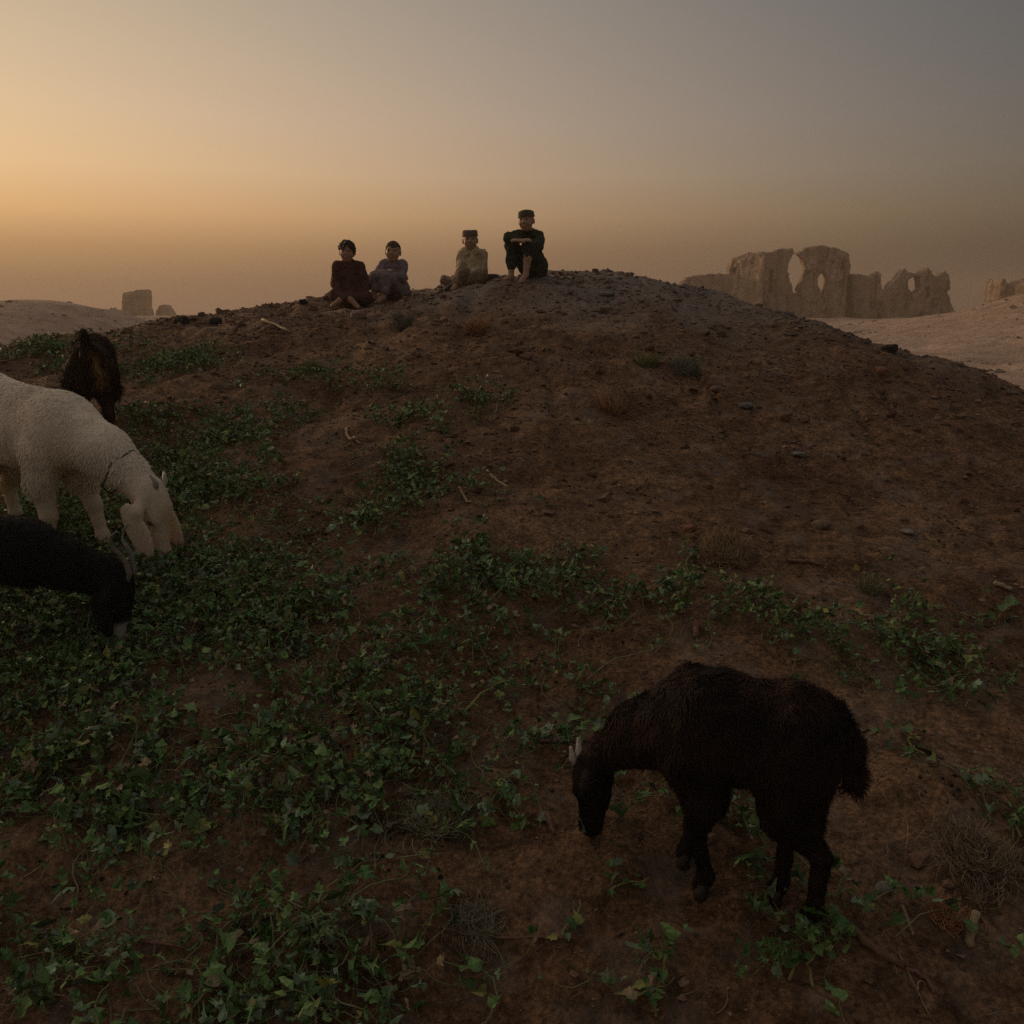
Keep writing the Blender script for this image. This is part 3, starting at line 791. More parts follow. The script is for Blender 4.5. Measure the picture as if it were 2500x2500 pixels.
# ------------------------------------------------------------------ the four boys on the crest
PXM = 260.0
M_SKIN = plain_material('skin', (0.42, 0.245, 0.160), 0.6, 0.3, 0.15, 30)
M_HAIR = plain_material('dark_hair', (0.020, 0.014, 0.011), 0.6, 0.3, 0.4, 200)
M_HAIR_CROP = plain_material('cropped_hair', (0.080, 0.050, 0.035), 0.7, 0.2, 0.3, 200)
M_EYEP = plain_material('dark_eye', (0.02, 0.015, 0.012), 0.2, 0.5, 0.1)
def cloth(name, c): return plain_material(name, c, 0.9, 0.1, 0.35, 26)
C_MAROON, C_LILAC, C_KHAKI, C_GREEN = cloth('maroon_cloth', (0.100, 0.048, 0.042)), cloth('lilac_cloth', (0.24, 0.19, 0.20)), cloth('khaki_cloth', (0.55, 0.42, 0.26)), cloth('dark_green_cloth', (0.050, 0.054, 0.036))
C_TEAL = cloth('dark_teal_cloth', (0.035, 0.042, 0.042))
C_KHAKI2 = cloth('khaki_trouser_cloth', (0.230, 0.170, 0.100))
C_CAP1, C_CAP2 = plain_material('dusty_cap_cloth', (0.20, 0.14, 0.115), 0.9, 0.1, 0.5, 160), plain_material('olive_cap_cloth', (0.14, 0.11, 0.07), 0.9, 0.1, 0.6, 160)
M_SHOE = plain_material('dark_shoe', (0.025, 0.02, 0.018), 0.6, 0.3)

def person(name, label, origin, J, head_yaw, head_tilt, shirt, trousers, hair=None, cap=None, hem=(), sleeve=(0.9, 0.9), leg_cut=(0.92, 0.92), barefoot=(True, True), seed=0, fat=1.0, collar=True, size=0.93):
    """J: joints in photograph pixels plus depth in metres; origin: the pixel of the seat on the ground"""
    g = hit(*origin)
    root = thing(name, label, 'person', tuple(g)); root.scale = (size,) * 3
    def P(j):
        px, py, dy = j
        return np.array([(px - origin[0]) / PXM, dy, (origin[1] - py) / PXM])
    def ground(q, lift=0.0):
        z = float(height(g[0] + q[0], g[1] + q[1])) - g[2] + lift
        return np.array([q[0], q[1], max(q[2], z) if q[2] < z + 0.03 else q[2]])
    j = {k: P(v) for k, v in J.items()}
    for k in ('ankle_l', 'ankle_r'): j[k] = ground(j[k], 0.035)
    for k in ('toe_l', 'toe_r'):
        z = float(height(g[0] + j[k][0], g[1] + j[k][1])) - g[2]; j[k][2] = z + 0.012
    for k in ('knee_l', 'knee_r', 'hip_l', 'hip_r'): j[k] = ground(j[k], 0.055)
    lo, hi = np.array([-0.42, -0.62, -0.22]), np.array([0.40, 0.26, 0.80])
    h = 0.0070
    hip = (j['hip_l'] + j['hip_r']) / 2; sho = (j['sho_l'] + j['sho_r']) / 2; hc = j['head']; nk = j['neck']
    Rz = Matrix.Rotation(head_yaw, 3, 'Z') @ Matrix.Rotation(head_tilt, 3, 'Y')
    r_, f_, u_ = (np.array(Rz @ Vector(v)) for v in ((1, 0, 0), (0, -1, 0), (0, 0, 1)))
    RM = Matrix((Vector(r_), Vector(f_), Vector(u_))).transposed()
    H = lambda a, b, c: hc + r_ * a + f_ * b + u_ * c
    b = Field(lo, hi, h)
    # trunk, neck, limbs
    ch = sho * 0.72 + hip * 0.28
    wd = np.linalg.norm(j['sho_l'] - j['sho_r'])
    b.ell(ch, (wd * 0.44, 0.078, 0.13), 0.04); b.ell(hip * 0.75 + sho * 0.25, (wd * 0.38, 0.075, 0.11), 0.05); b.ell(hip + np.array([0, 0, 0.02]), (0.115, 0.09, 0.075), 0.05)
    b.cone(j['sho_l'], j['sho_r'], 0.040, 0.040, 0.04); b.cone(sho, nk, 0.045, 0.036, 0.03); b.cone(nk, hc + u_ * -0.03 - f_ * 0.02, 0.036, 0.036, 0.02)
    for s in 'lr':
        sh, el, wr, hd = (j[q + s] for q in ('sho_', 'elb_', 'wri_', 'hand_'))
        b.cone(sh, el, 0.036, 0.028, 0.025); b.cone(el, wr, 0.027, 0.018, 0.012)
        d = hd - wr; d /= max(np.linalg.norm(d), 1e-6)
        side = np.cross(d, [0, -0.5, 0.85]); side /= max(np.linalg.norm(side), 1e-6); pn = np.cross(side, d)
        pc = wr + d * 0.035
        b.ell(pc, (0.034, 0.027, 0.012), 0.008, Matrix((Vector(d), Vector(side), Vector(pn))).transposed())
        for q, ln in enumerate((0.046, 0.052, 0.049, 0.038)):
            k0 = wr + d * 0.060 + side * (0.021 - 0.014 * q); k1 = k0 + d * ln * 0.55 - pn * 0.004; k2 = k1 + d * ln * 0.40 - pn * 0.014
            b.chain([(k0, 0.0078), (k1, 0.0070), (k2, 0.0060)], 0.003)
        t0 = wr + d * 0.022 + side * 0.024; b.chain([(t0, 0.009), (t0 + side * 0.016 + d * 0.018, 0.008), (t0 + side * 0.018 + d * 0.040, 0.0065)], 0.004)
        hp, kn, an, to = (j[q + s] for q in ('hip_', 'knee_', 'ankle_', 'toe_'))
        b.cone(hp, kn, 0.062, 0.045, 0.03); b.cone(kn, kn * 0.6 + an * 0.4, 0.043, 0.042, 0.02); b.cone(kn * 0.6 + an * 0.4, an, 0.041, 0.026, 0.02)
        fd = to - an; fl = max(np.linalg.norm(fd), 1e-6); fd /= fl
        b.cone(an, an + fd * fl * 0.75, 0.028, 0.022, 0.015); b.cone(an - fd * 0.02 + np.array([0, 0, -0.012]), to - fd * 0.02, 0.022, 0.018, 0.015)
        fs = np.cross(fd, [0, 0, 1.0]); fs /= max(np.linalg.norm(fs), 1e-6)
        for q in range(5):
            t0 = an + fd * fl * 0.80 + fs * (0.020 - 0.010 * q) + np.array([0, 0, -0.008]); b.cone(t0, to + fs * (0.020 - 0.010 * q) + fd * (0.012 - 0.004 * q), 0.009, 0.0075, 0.004)
    # head with face
    b.ell(H(0, -0.010, 0.024), (0.070, 0.084, 0.076), 0.02, RM)
    b.ell(H(0, 0.024, -0.030), (0.062, 0.056, 0.064), 0.03, RM)
    b.ell(H(0, 0.040, -0.076), (0.032, 0.028, 0.020), 0.03, RM)
    b.cone(H(0, 0.076, 0.010), H(0, 0.092, -0.020), 0.008, 0.012, 0.010)
    b.cone(H(-0.036, 0.070, 0.022), H(0.036, 0.070, 0.022), 0.010, 0.010, 0.012)
    for sg in (1, -1):
        b.ell(H(0.027 * sg, 0.080, 0.006), (0.014, 0.012, 0.009), 0.010, RM, sub=True)
        b.ell(H(0.034 * sg, 0.060, -0.028), (0.022, 0.018, 0.020), 0.02, RM)
        b.ell(H(0.072 * sg, -0.006, -0.006), (0.011, 0.020, 0.031), 0.006, RM)
    b.ell(H(0, 0.082, -0.046), (0.020, 0.012, 0.006), 0.006, RM); b.ell(H(0, 0.092, -0.0485), (0.024, 0.010, 0.0030), 0.004, RM, sub=True); b.ell(H(0, 0.078, -0.055), (0.016, 0.012, 0.006), 0.006, RM)
    V, F = b.mesh()
    obj('body', mesh_np('body', V, F), M_SKIN, root)
    for sg in (1, -1):
        e = H(0.027 * sg, 0.063, 0.004)
        Ve, Fe = tube([e - f_ * 0.008, e + f_ * 0.004, e + f_ * 0.009], [0.009, 0.0085, 0.003], 8)
        obj('eye', mesh_np('eye', Ve, Fe), M_EYEP, root)
    # shirt: trunk, sleeves and a hanging hem
    c = Field(lo, hi, h)
    c.ell(ch, (wd * 0.50 * fat, 0.104, 0.16), 0.05); c.ell(hip * 0.7 + sho * 0.3, (wd * 0.47 * fat, 0.105, 0.15), 0.06); c.ell(hip + np.array([0, 0, 0.045]), (0.155 * fat, 0.125, 0.10), 0.06)
    c.cone(j['sho_l'], j['sho_r'], 0.056, 0.056, 0.04); c.cone(sho, nk * 0.75 + sho * 0.25, 0.066, 0.055, 0.03)
    for i, s in enumerate('lr'):
        sh, el, wr = (j[q + s] for q in ('sho_', 'elb_', 'wri_'))
        c.cone(sh, el, 0.057, 0.052, 0.03)
        if sleeve[i] > 0: c.cone(el, el + (wr - el) * sleeve[i], 0.050, 0.040, 0.02)
    for cpos, rr in hem: c.ell(P(cpos), rr, 0.06)
    c.perturb(lambda X, Y, Z: 0.012 * fbm3(X / 0.055, Y / 0.055, Z / 0.11, 3, seed) + 0.004 * noise3(X / 0.02, Y / 0.02, Z / 0.05, seed + 7))
    V, F = c.mesh()
    sh_o = obj('shirt', mesh_np('shirt', V, F), shirt, root)
    if collar:
        for sg in (-1, 1):
            a0 = nk + np.array([0.012 * sg, -0.066, -0.012]); a1 = nk + np.array([0.062 * sg, -0.030, 0.010]); a2 = nk + np.array([0.070 * sg, -0.060, -0.045]); a3 = nk + np.array([0.030 * sg, -0.088, -0.060])
            Vq = np.array([a0, a1, a2, a3]); Vq = np.concatenate([Vq, Vq + np.array([0, -0.006, 0.004])])
            Fq = np.array([(0, 1, 2, 3), (7, 6, 5, 4), (0, 4, 5, 1), (1, 5, 6, 2), (2, 6, 7, 3), (3, 7, 4, 0)])
            obj('collar', mesh_np('collar', Vq, Fq, False), shirt, sh_o)
    # trousers
    c = Field(lo, hi, h)
    for i, s in enumerate('lr'):
        hp, kn, an = (j[q + s] for q in ('hip_', 'knee_', 'ankle_'))
        c.cone(hp, kn, 0.088, 0.066, 0.04)
        if leg_cut[i] > 0: c.cone(kn, kn + (an - kn) * leg_cut[i], 0.064, 0.052, 0.03)
    c.ell(hip + np.array([0, 0, 0.0]), (0.13, 0.11, 0.085), 0.05)
    c.perturb(lambda X, Y, Z: 0.010 * fbm3(X / 0.05, Y / 0.05, Z / 0.07, 3, seed + 3))
    V, F = c.mesh()
    obj('trousers', mesh_np('trousers', V, F), trousers, root)
    for i, s in enumerate('lr'):
        if not barefoot[i]:
            c = Field(lo, hi, h); an, to = j['ankle_' + s], j['toe_' + s]
            c.cone(an + np.array([0, 0, -0.01]), to, 0.040, 0.032, 0.02)
            V, F = c.mesh(); obj('shoe', mesh_np('shoe', V, F), M_SHOE, root)
    if hair is not None:
        c = Field(hc - 0.16, hc + 0.16, 0.0045)
        gr = 0.019 if hair is M_HAIR else 0.006
        c.ell(H(0, -0.012, 0.026), (0.070 + gr, 0.084 + gr, 0.077 + gr), 0.01, RM)
        X, Y, Z = c.grids()
        fw = (X - hc[0]) * f_[0] + (Y - hc[1]) * f_[1] + (Z - hc[2]) * f_[2]; up = (X - hc[0]) * u_[0] + (Y - hc[1]) * u_[1] + (Z - hc[2]) * u_[2]
        rt = np.abs((X - hc[0]) * r_[0] + (Y - hc[1]) * r_[1] + (Z - hc[2]) * r_[2])
        nz = fbm3(X / 0.022, Y / 0.022, Z / 0.03, 2, seed + 5)
        cut = (0.006 + 0.50 * fw - up + 0.03 * np.sin((X - hc[0]) * 60 + seed)) * 0.9
        c.v = np.maximum(c.v + (0.013 if hair is M_HAIR else 0.0015) * nz, cut + 0.014 * nz)
        V, F = c.mesh(); obj('hair', mesh_np('hair', V, F), hair, root)
    if cap is not None:
        prof = [(0.036, 0.076), (0.038, 0.080), (0.050, 0.081), (0.082, 0.079), (0.092, 0.074), (0.097, 0.062), (0.098, 0.0)]
        n = 28; Vc = []
        for z, r in prof:
            for q in range(n):
                w = 2 * math.pi * q / n
                dent = 1 + 0.02 * math.sin(3 * w + seed) ; Vc.append(H(r * math.cos(w) * 0.97 * dent, r * math.sin(w) * 1.12 - 0.010, z + 0.010 * math.sin(w) * (-1 if z < 0.05 else 0) + 0.003 * math.sin(2 * w + seed)))
        Fc = np.array([(a * n + q, a * n + (q + 1) % n, (a + 1) * n + (q + 1) % n, (a + 1) * n + q) for a in range(len(prof) - 1) for q in range(n)])
        co = obj('cap', mesh_np('cap', np.array(Vc), Fc), cap, root)
        Vb, Fb = [], []
        ring = [H(0.0825 * math.cos(w) * 0.97, 0.0825 * math.sin(w) * 1.12 - 0.010, 0.041 - 0.010 * math.sin(w)) for w in np.linspace(0, 2 * math.pi, 29)]
        tube_obj('cap_band', ring, [0.005] * 29, cap, co, 5)
    return root

person('person', 'boy in maroon tunic with tousled hair, leftmost on the crest', (860, 738),
       dict(head=(852, 607, -0.02), neck=(853, 634, 0.0), sho_l=(826, 643, 0.0), sho_r=(883, 643, 0.0), elb_l=(819, 690, -0.04), elb_r=(900, 692, -0.02), wri_l=(833, 714, -0.14), wri_r=(898, 716, -0.12),
            hand_l=(841, 722, -0.22), hand_r=(896, 724, -0.20), hip_l=(845, 722, 0.02), hip_r=(878, 722, 0.02), knee_l=(822, 722, -0.16), knee_r=(906, 726, -0.14), ankle_l=(868, 732, -0.26), ankle_r=(838, 733, -0.24),
            toe_l=(892, 735, -0.27), toe_r=(812, 735, -0.22)),
       0.03, 0.02, C_MAROON, C_MAROON, M_HAIR, None, [((860, 724, -0.06), (0.20, 0.16, 0.055))], (0.85, 0.85), (0.7, 0.7), seed=101, fat=0.88, size=0.88)
person('person', 'small boy in lilac grey clothes with cropped hair, hugging his knees', (965, 730),
       dict(head=(964, 612, -0.04), neck=(963, 637, -0.01), sho_l=(939, 646, -0.02), sho_r=(984, 646, 0.0), elb_l=(927, 672, -0.12), elb_r=(988, 676, -0.06), wri_l=(944, 664, -0.20), wri_r=(956, 670, -0.22),
            hand_l=(958, 660, -0.24), hand_r=(940, 662, -0.26), hip_l=(957, 722, 0.03), hip_r=(979, 722, 0.04), knee_l=(924, 679, -0.22), knee_r=(952, 679, -0.25), ankle_l=(917, 728, -0.27), ankle_r=(944, 727, -0.30),
            toe_l=(907, 735, -0.37), toe_r=(930, 736, -0.38)),
       -0.05, 0.03, C_LILAC, C_LILAC, M_HAIR_CROP, None, [((972, 708, 0.02), (0.10, 0.10, 0.09))], (0.45, 0.5), (0.55, 0.65), seed=111, fat=0.76, size=0.96)
person('person', 'boy in khaki shirt and dusty brown cap sitting cross-legged', (1150, 690),
       dict(head=(1149, 582, -0.02), neck=(1151, 605, 0.0), sho_l=(1130, 617, -0.01), sho_r=(1176, 619, 0.02), elb_l=(1124, 654, -0.05), elb_r=(1179, 656, -0.02), wri_l=(1117, 673, -0.16), wri_r=(1152, 672, -0.18),
            hand_l=(1110, 680, -0.22), hand_r=(1138, 677, -0.23), hip_l=(1148, 678, 0.02), hip_r=(1170, 678, 0.03), knee_l=(1128, 671, -0.22), knee_r=(1172, 685, -0.20), ankle_l=(1116, 700, -0.28), ankle_r=(1112, 694, -0.20),
            toe_l=(1106, 706, -0.34), toe_r=(1090, 698, -0.22)),
       0.04, -0.03, C_KHAKI, C_KHAKI2, None, C_CAP1, [((1160, 676, -0.02), (0.11, 0.12, 0.06))], (0.95, 0.95), (0.85, 0.9), (True, False), seed=121, fat=0.82)
person('person', 'tallest boy in dark green clothes and olive cap with arms folded on his knees', (1305, 676),
       dict(head=(1283, 541, -0.12), neck=(1290, 564, -0.06), sho_l=(1268, 575, -0.08), sho_r=(1314, 577, 0.0), elb_l=(1240, 586, -0.22), elb_r=(1311, 604, -0.14), wri_l=(1268, 592, -0.31), wri_r=(1272, 594, -0.33),
            hand_l=(1287, 590, -0.34), hand_r=(1252, 590, -0.33), hip_l=(1294, 664, 0.02), hip_r=(1314, 664, 0.05), knee_l=(1246, 603, -0.20), knee_r=(1288, 607, -0.26), ankle_l=(1244, 680, -0.24), ankle_r=(1281, 674, -0.32),
            toe_l=(1229, 694, -0.33), toe_r=(1268, 688, -0.42)),
       -0.35, -0.08, C_GREEN, C_TEAL, None, C_CAP2, [((1310, 648, 0.03), (0.10, 0.12, 0.12)), ((1280, 640, -0.12), (0.09, 0.10, 0.09))], (0.75, 0.6), (0.6, 0.30), seed=131, fat=0.82)
# ------------------------------------------------------------------ leaves, straw, clods and stones on the slope
def project(x, y, z):
    Z = z - EYE
    d = y * math.cos(PITCH) - Z * math.sin(PITCH); v = y * math.sin(PITCH) + Z * math.cos(PITCH)
    return 1250 + FPX * x / d, 1250 - FPX * v / d

BLOBS = [(220, 862, 190, 26, .5), (420, 880, 120, 30, .45), (820, 930, 130, 30, .32), (690, 1002, 50, 16, .8), (480, 1080, 170, 60, .85), (470, 1185, 190, 60, .9), (640, 1190, 80, 40, .6),
         (1000, 1025, 45, 20, 1.0), (1070, 1028, 45, 18, .9), (1205, 985, 55, 20, .55), (1315, 1030, 45, 16, .5), (1015, 1170, 75, 34, 1.0), (1210, 1195, 110, 30, .85), (1330, 1165, 40, 14, .6), (830, 1275, 90, 28, .55), (850, 1085, 40, 14, .7),
         (200, 1280, 270, 100, 1.0), (100, 1450, 260, 130, 1.0), (330, 1450, 220, 110, 1.0), (590, 1385, 160, 60, .85), (1035, 1415, 150, 48, .85), (1280, 1450, 130, 55, .8), (1480, 1470, 170, 50, .6), (1640, 1416, 70, 22, .95), (1850, 1465, 45, 26, .75), (1960, 1565, 60, 22, .5), (1760, 1510, 80, 24, .5),
         (250, 1660, 330, 140, 1.0), (650, 1560, 230, 110, .85), (1000, 1600, 260, 110, .9), (900, 1760, 330, 130, 1.0), (1240, 1660, 170, 120, .95), (1230, 1850, 170, 110, .9), (420, 1830, 300, 90, .85), (150, 1900, 230, 110, .9), (620, 1950, 260, 90, .9), (330, 2030, 200, 80, .85),
         (930, 1950, 150, 70, .7), (930, 2060, 120, 60, .8), (1300, 1990, 110, 60, .85), (80, 2100, 120, 60, .6),
         (400, 2180, 150, 60, .8), (560, 2260, 180, 80, .95), (700, 2260, 120, 60, .8), (850, 2360, 110, 90, 1.0), (620, 2360, 150, 70, .8), (120, 2330, 170, 60, .9), (300, 2400, 120, 50, .6), (480, 2460, 130, 40, .6), (40, 2440, 80, 50, .5), (800, 2460, 80, 40, .6),
         (2250, 1650, 240, 60, .38), (2440, 1700, 90, 40, .8), (2110, 1640, 60, 30, .5), (2240, 1845, 65, 45, .6), (2470, 2070, 50, 50, .7), (2300, 1500, 120, 30, .3), (2440, 1510, 60, 20, .6),
         (1740, 1975, 130, 60, .75), (1830, 2010, 70, 26, .9), (1650, 1900, 60, 40, .6), (2000, 2335, 100, 40, .85), (1600, 2412, 100, 26, .65), (1390, 2265, 40, 16, .5), (2130, 2140, 60, 30, .3)]
GAPS = [(150, 2180, 230, 60), (250, 2450, 120, 30), (760, 2130, 90, 30), (960, 2200, 160, 70), (500, 1690, 90, 24), (100, 1600, 90, 22), (820, 1860, 80, 22), (330, 1540, 80, 22), (1000, 1480, 90, 20), (650, 1790, 130, 45), (430, 1930, 90, 30), (1390, 1790, 60, 22), (760, 1440, 90, 26), (230, 2200, 180, 40), (160, 2110, 120, 30), (450, 1300, 60, 20), (900, 1330, 90, 26), (200, 1770, 100, 26), (1060, 1900, 60, 24)]
def green_density(px, py):
    d = np.zeros_like(px)
    for cx, cy, rx, ry, w in BLOBS: d = np.maximum(d, w * np.clip(1.35 - np.sqrt(((px - cx) / rx) ** 2 + ((py - cy) / ry) ** 2), 0, 1))
    for cx, cy, rx, ry in GAPS: d *= 1 - 0.9 * np.clip(1.4 - np.sqrt(((px - cx) / rx) ** 2 + ((py - cy) / ry) ** 2), 0, 1)
    return d

def scatter(n, y0=1.30, y1=8.8, u=0.72, rng=RNG):
    """points spread evenly over the ground in front of the camera"""
    y = np.sqrt(rng.random(n) * ((y1 + .3) ** 2 - (y0 + .3) ** 2) + (y0 + .3) ** 2) - .3
    x = (rng.random(n) * 2 - 1) * u * (y + .3)
    return x, y

LEAF_V = np.array([(0, 0), (.36, 0), (.70, 0), (1.0, 0), (.03, .24), (.24, .46), (.40, .27), (.60, .43), (.73, .20), (.03, -.24), (.24, -.46), (.40, -.27), (.60, -.43), (.73, -.20)])
LEAF_W = np.array([(0, 0), (.33, 0), (.66, 0), (1.0, 0), (.10, .10), (.28, .20), (.45, .19), (.62, .17), (.80, .10), (.10, -.10), (.28, -.20), (.45, -.19), (.62, -.17), (.80, -.10)])
LEAF_D = np.array([(0, 0), (.34, 0), (.66, 0), (1.05, 0), (-.10, .30), (.30, .58), (.30, .16), (.66, .40), (.62, .10), (-.10, -.30), (.30, -.58), (.30, -.16), (.66, -.40), (.62, -.10)])
LEAF_R = np.array([(0, 0), (.36, 0), (.70, 0), (.92, 0), (-.06, .28), (.18, .46), (.45, .50), (.70, .38), (.86, .16), (-.06, -.28), (.18, -.46), (.45, -.50), (.70, -.38), (.86, -.16)])
LEAF_KINDS = np.stack([LEAF_V, LEAF_W, LEAF_D, LEAF_R, LEAF_D])
LEAF_T = np.array([(0, 1, 4), (4, 1, 5), (5, 1, 6), (1, 2, 6), (6, 2, 7), (7, 2, 8), (8, 2, 3), (0, 9, 1), (9, 10, 1), (10, 11, 1), (1, 11, 2), (11, 12, 2), (12, 13, 2), (13, 3, 2)])
def leaves(P, head, size, tilt, rng):
    """lobed, folded and curled leaves at points P; head: compass direction"""
    n = len(P)
    a = LEAF_KINDS[rng.integers(0, len(LEAF_KINDS), n)]
    jit = 1 + 0.18 * rng.normal(size=(n, 14, 2)) * (np.arange(14) > 0)[None, :, None]
    x, y = a[:, :, 0] * jit[:, :, 0], a[:, :, 1] * jit[:, :, 1] * rng.uniform(0.5, 1.05, (n, 1))
    fold = rng.uniform(-0.7, 1.3, (n, 1)); curl = rng.uniform(-1.5, 0.6, (n, 1)); tw = rng.normal(0, 0.9, (n, 1))
    z = fold * np.abs(y) + curl * x * x * 0.6 + tw * x * y + 0.07 * rng.normal(size=(n, 14))
    x, y, z = x * size[:, None], y * size[:, None], z * size[:, None]
    roll = rng.normal(0, 0.55, (n, 1)); t = tilt[:, None]
    y, z = y * np.cos(roll) - z * np.sin(roll), y * np.sin(roll) + z * np.cos(roll)
    x, z = x * np.cos(t) - z * np.sin(t), x * np.sin(t) + z * np.cos(t)
    c, s = np.cos(head)[:, None], np.sin(head)[:, None]
    V = np.stack([x * c - y * s, x * s + y * c, z], -1) + P[:, None, :]
    g = height(V[:, :, 0], V[:, :, 1])
    V[:, :, 2] = np.maximum(V[:, :, 2], g + 0.003)
    F = LEAF_T[None] + (np.arange(n) * 14)[:, None, None]
    return V.reshape(-1, 3), F.reshape(-1, 3)

def leaf_colours(n, rng, dead=0.10):
    k = rng.random((n, 1))
    c = np.array([0.055, 0.125, 0.028]) * (1 - k) + np.array([0.150, 0.235, 0.070]) * k
    grey = rng.random((n, 1)) < 0.25
    c = np.where(grey, np.array([0.150, 0.210, 0.115]) * (0.7 + 0.6 * k), c)
    yel = rng.random((n, 1)) < 0.07
    c = np.where(yel, np.array([0.20, 0.20, 0.05]), c)
    dd = rng.random((n, 1)) < dead
    c = np.where(dd, np.array([0.22, 0.155, 0.085]) * (0.6 + 0.6 * k), c)
    return c * rng.uniform(0.65, 1.5, (n, 1))

def ribbons(paths, rad_, cols):
    """many three-sided stems at once: paths (n,m,3), rad_ (n,), cols (n,3)"""
    n, m, _ = paths.shape
    T = np.gradient(paths, axis=1); T /= np.maximum(np.linalg.norm(T, axis=2, keepdims=True), 1e-9)
    a = np.cross(T, np.array([0, 0, 1.0])); a /= np.maximum(np.linalg.norm(a, axis=2, keepdims=True), 1e-6); b = np.cross(a, T)
    R = rad_[:, None, None] * np.linspace(1.1, 0.55, m)[None, :, None]
    V = np.stack([paths + R * (math.cos(w) * a + math.sin(w) * b) for w in (0.5, 2.6, 4.7)], 2)
    base = (np.arange(n) * m * 3)[:, None, None] + (np.arange(m - 1) * 3)[None, :, None]
    F = []
    for k in range(3):
        k2 = (k + 1) % 3
        F.append(np.stack([base + k, base + k2, base + 3 + k2, base + 3 + k], -1).reshape(-1, 4))
    return V.reshape(-1, 3), np.concatenate(F), np.repeat(cols, m * 3, 0)

def leaf_material():
    t = NT('vine_leaf'); co = t.coord('Object')
    n = t.noise(co, 120.0, 3, 0.6)
    c = t.mix(1.0, t.attr('tint'), t.ramp(n, [(0.3, 0.7), (0.7, 1.25)]), 'MULTIPLY')
    t.color(c); t.b.inputs['Roughness'].default_value = 0.55; t.b.inputs['Specular IOR Level'].default_value = 0.35
    return t.m
M_LEAF = leaf_material()
def tint_material(name, rough=0.85):
    t = NT(name); co = t.coord('Object'); n = t.noise(co, 160.0, 3, 0.6)
    t.color(t.mix(1.0, t.attr('tint'), t.ramp(n, [(0.3, 0.65), (0.7, 1.3)]), 'MULTIPLY')); t.b.inputs['Roughness'].default_value = rough
    t.b.inputs['Specular IOR Level'].default_value = 0.15
    return t.m
M_STRAW = tint_material('dry_straw')
M_CLOD = tint_material('soil_clod', 0.95)
M_FIBRE = tint_material('dry_fibre')

# vines: creeping stems with leaves, strewn where the goats were fed
def vine_mesh(x0, y0, rng, pile=None, nleaf=11, length=(0.18, 0.48), size=(0.012, 0.044), seg=9):
    n = len(x0)
    hd = rng.uniform(0, 2 * math.pi, n); L = rng.uniform(*length, n); cv = rng.normal(0, 2.2, n)
    t = np.linspace(0, 1, seg)[None]
    ang = hd[:, None] + cv[:, None] * t + 0.5 * np.sin(7 * t + hd[:, None])
    st = (L / (seg - 1))[:, None]
    x = x0[:, None] + np.cumsum(np.cos(ang) * st, 1); y = y0[:, None] + np.cumsum(np.sin(ang) * st, 1)
    lift = rng.uniform(0.004, 0.032, n)[:, None] * np.sin(math.pi * np.clip(t * rng.uniform(0.5, 1.1, (n, 1)), 0, 1)) + 0.004
    if pile is not None: lift = lift + pile[:, None] * (1 - 0.6 * t)
    z = height(x, y) + lift
    paths = np.stack([x, y, z], -1)
    k = rng.random((n, 1))
    sc = np.array([0.10, 0.125, 0.045]) * (1 - k) + np.array([0.19, 0.17, 0.075]) * k
    SV, SF, SC = ribbons(paths, rng.uniform(0.0012, 0.0026, n), sc)
    # leaves along the stem
    i = rng.integers(0, n, n * nleaf); q = rng.integers(0, seg, n * nleaf)
    P = paths[i, q] + np.stack([rng.normal(0, .016, len(i)), rng.normal(0, .016, len(i)), rng.uniform(0.0, 0.034, len(i))], 1)
    LV, LF = leaves(P, rng.uniform(0, 2 * math.pi, len(i)), rng.uniform(*size, len(i)) * np.where(P[:, 1] > 2.4, 0.82, 1.0), rng.normal(0.2, 0.6, len(i)), rng)
    LC = np.repeat(leaf_colours(len(i), rng), 14, 0)
    return SV, SF, SC, LV, LF, LC

rng = np.random.default_rng(21)
x, y = scatter(60000, rng=rng)
px, py = project(x, y, hbase(x, y))
dn = green_density(px, py) * (0.30 + 1.05 * sstep(-0.25, 0.40, fbm2(x / 0.30, y / 0.30, 4, 201)))
fd = 1.25 + 0.55 * sstep(2.2, 3.0, y)
m = (rng.random(len(x)) < dn * 0.085 * fd) & (y < 8.2)                # heaps of cut fodder
cx, cy = x[m], y[m]; kx = rng.integers(3, 8, len(cx))
wd = np.repeat(rng.uniform(0.025, 0.075, len(cx)), kx); cx, cy = np.repeat(cx, kx), np.repeat(cy, kx)
ox, oy = rng.normal(0, 1, len(cx)), rng.normal(0, 1, len(cx))
pile = 0.045 * np.exp(-(ox ** 2 + oy ** 2) / 2) * rng.uniform(0.2, 1.2, len(cx))
m2 = (rng.random(len(x)) < dn * 0.075 * fd) & (y < 8.2)               # single strands between them
vx, vy = np.concatenate([cx + ox * wd, x[m2]]), np.concatenate([cy + oy * wd, y[m2]])
SV, SF, SC, LV, LF, LC = vine_mesh(vx, vy, rng, np.concatenate([pile, np.zeros(m2.sum())]), length=(0.10, 0.34))
me = mesh_np('strewn_vines', np.concatenate([SV, LV]), [SF, LF + len(SV)], False); attr_col(me, 'tint', np.concatenate([SC, LC]))
o = tag(obj('strewn_vines', me, M_LEAF), kind='stuff'); o['label'] = 'trampled green vine leaves and stems strewn over the slope'

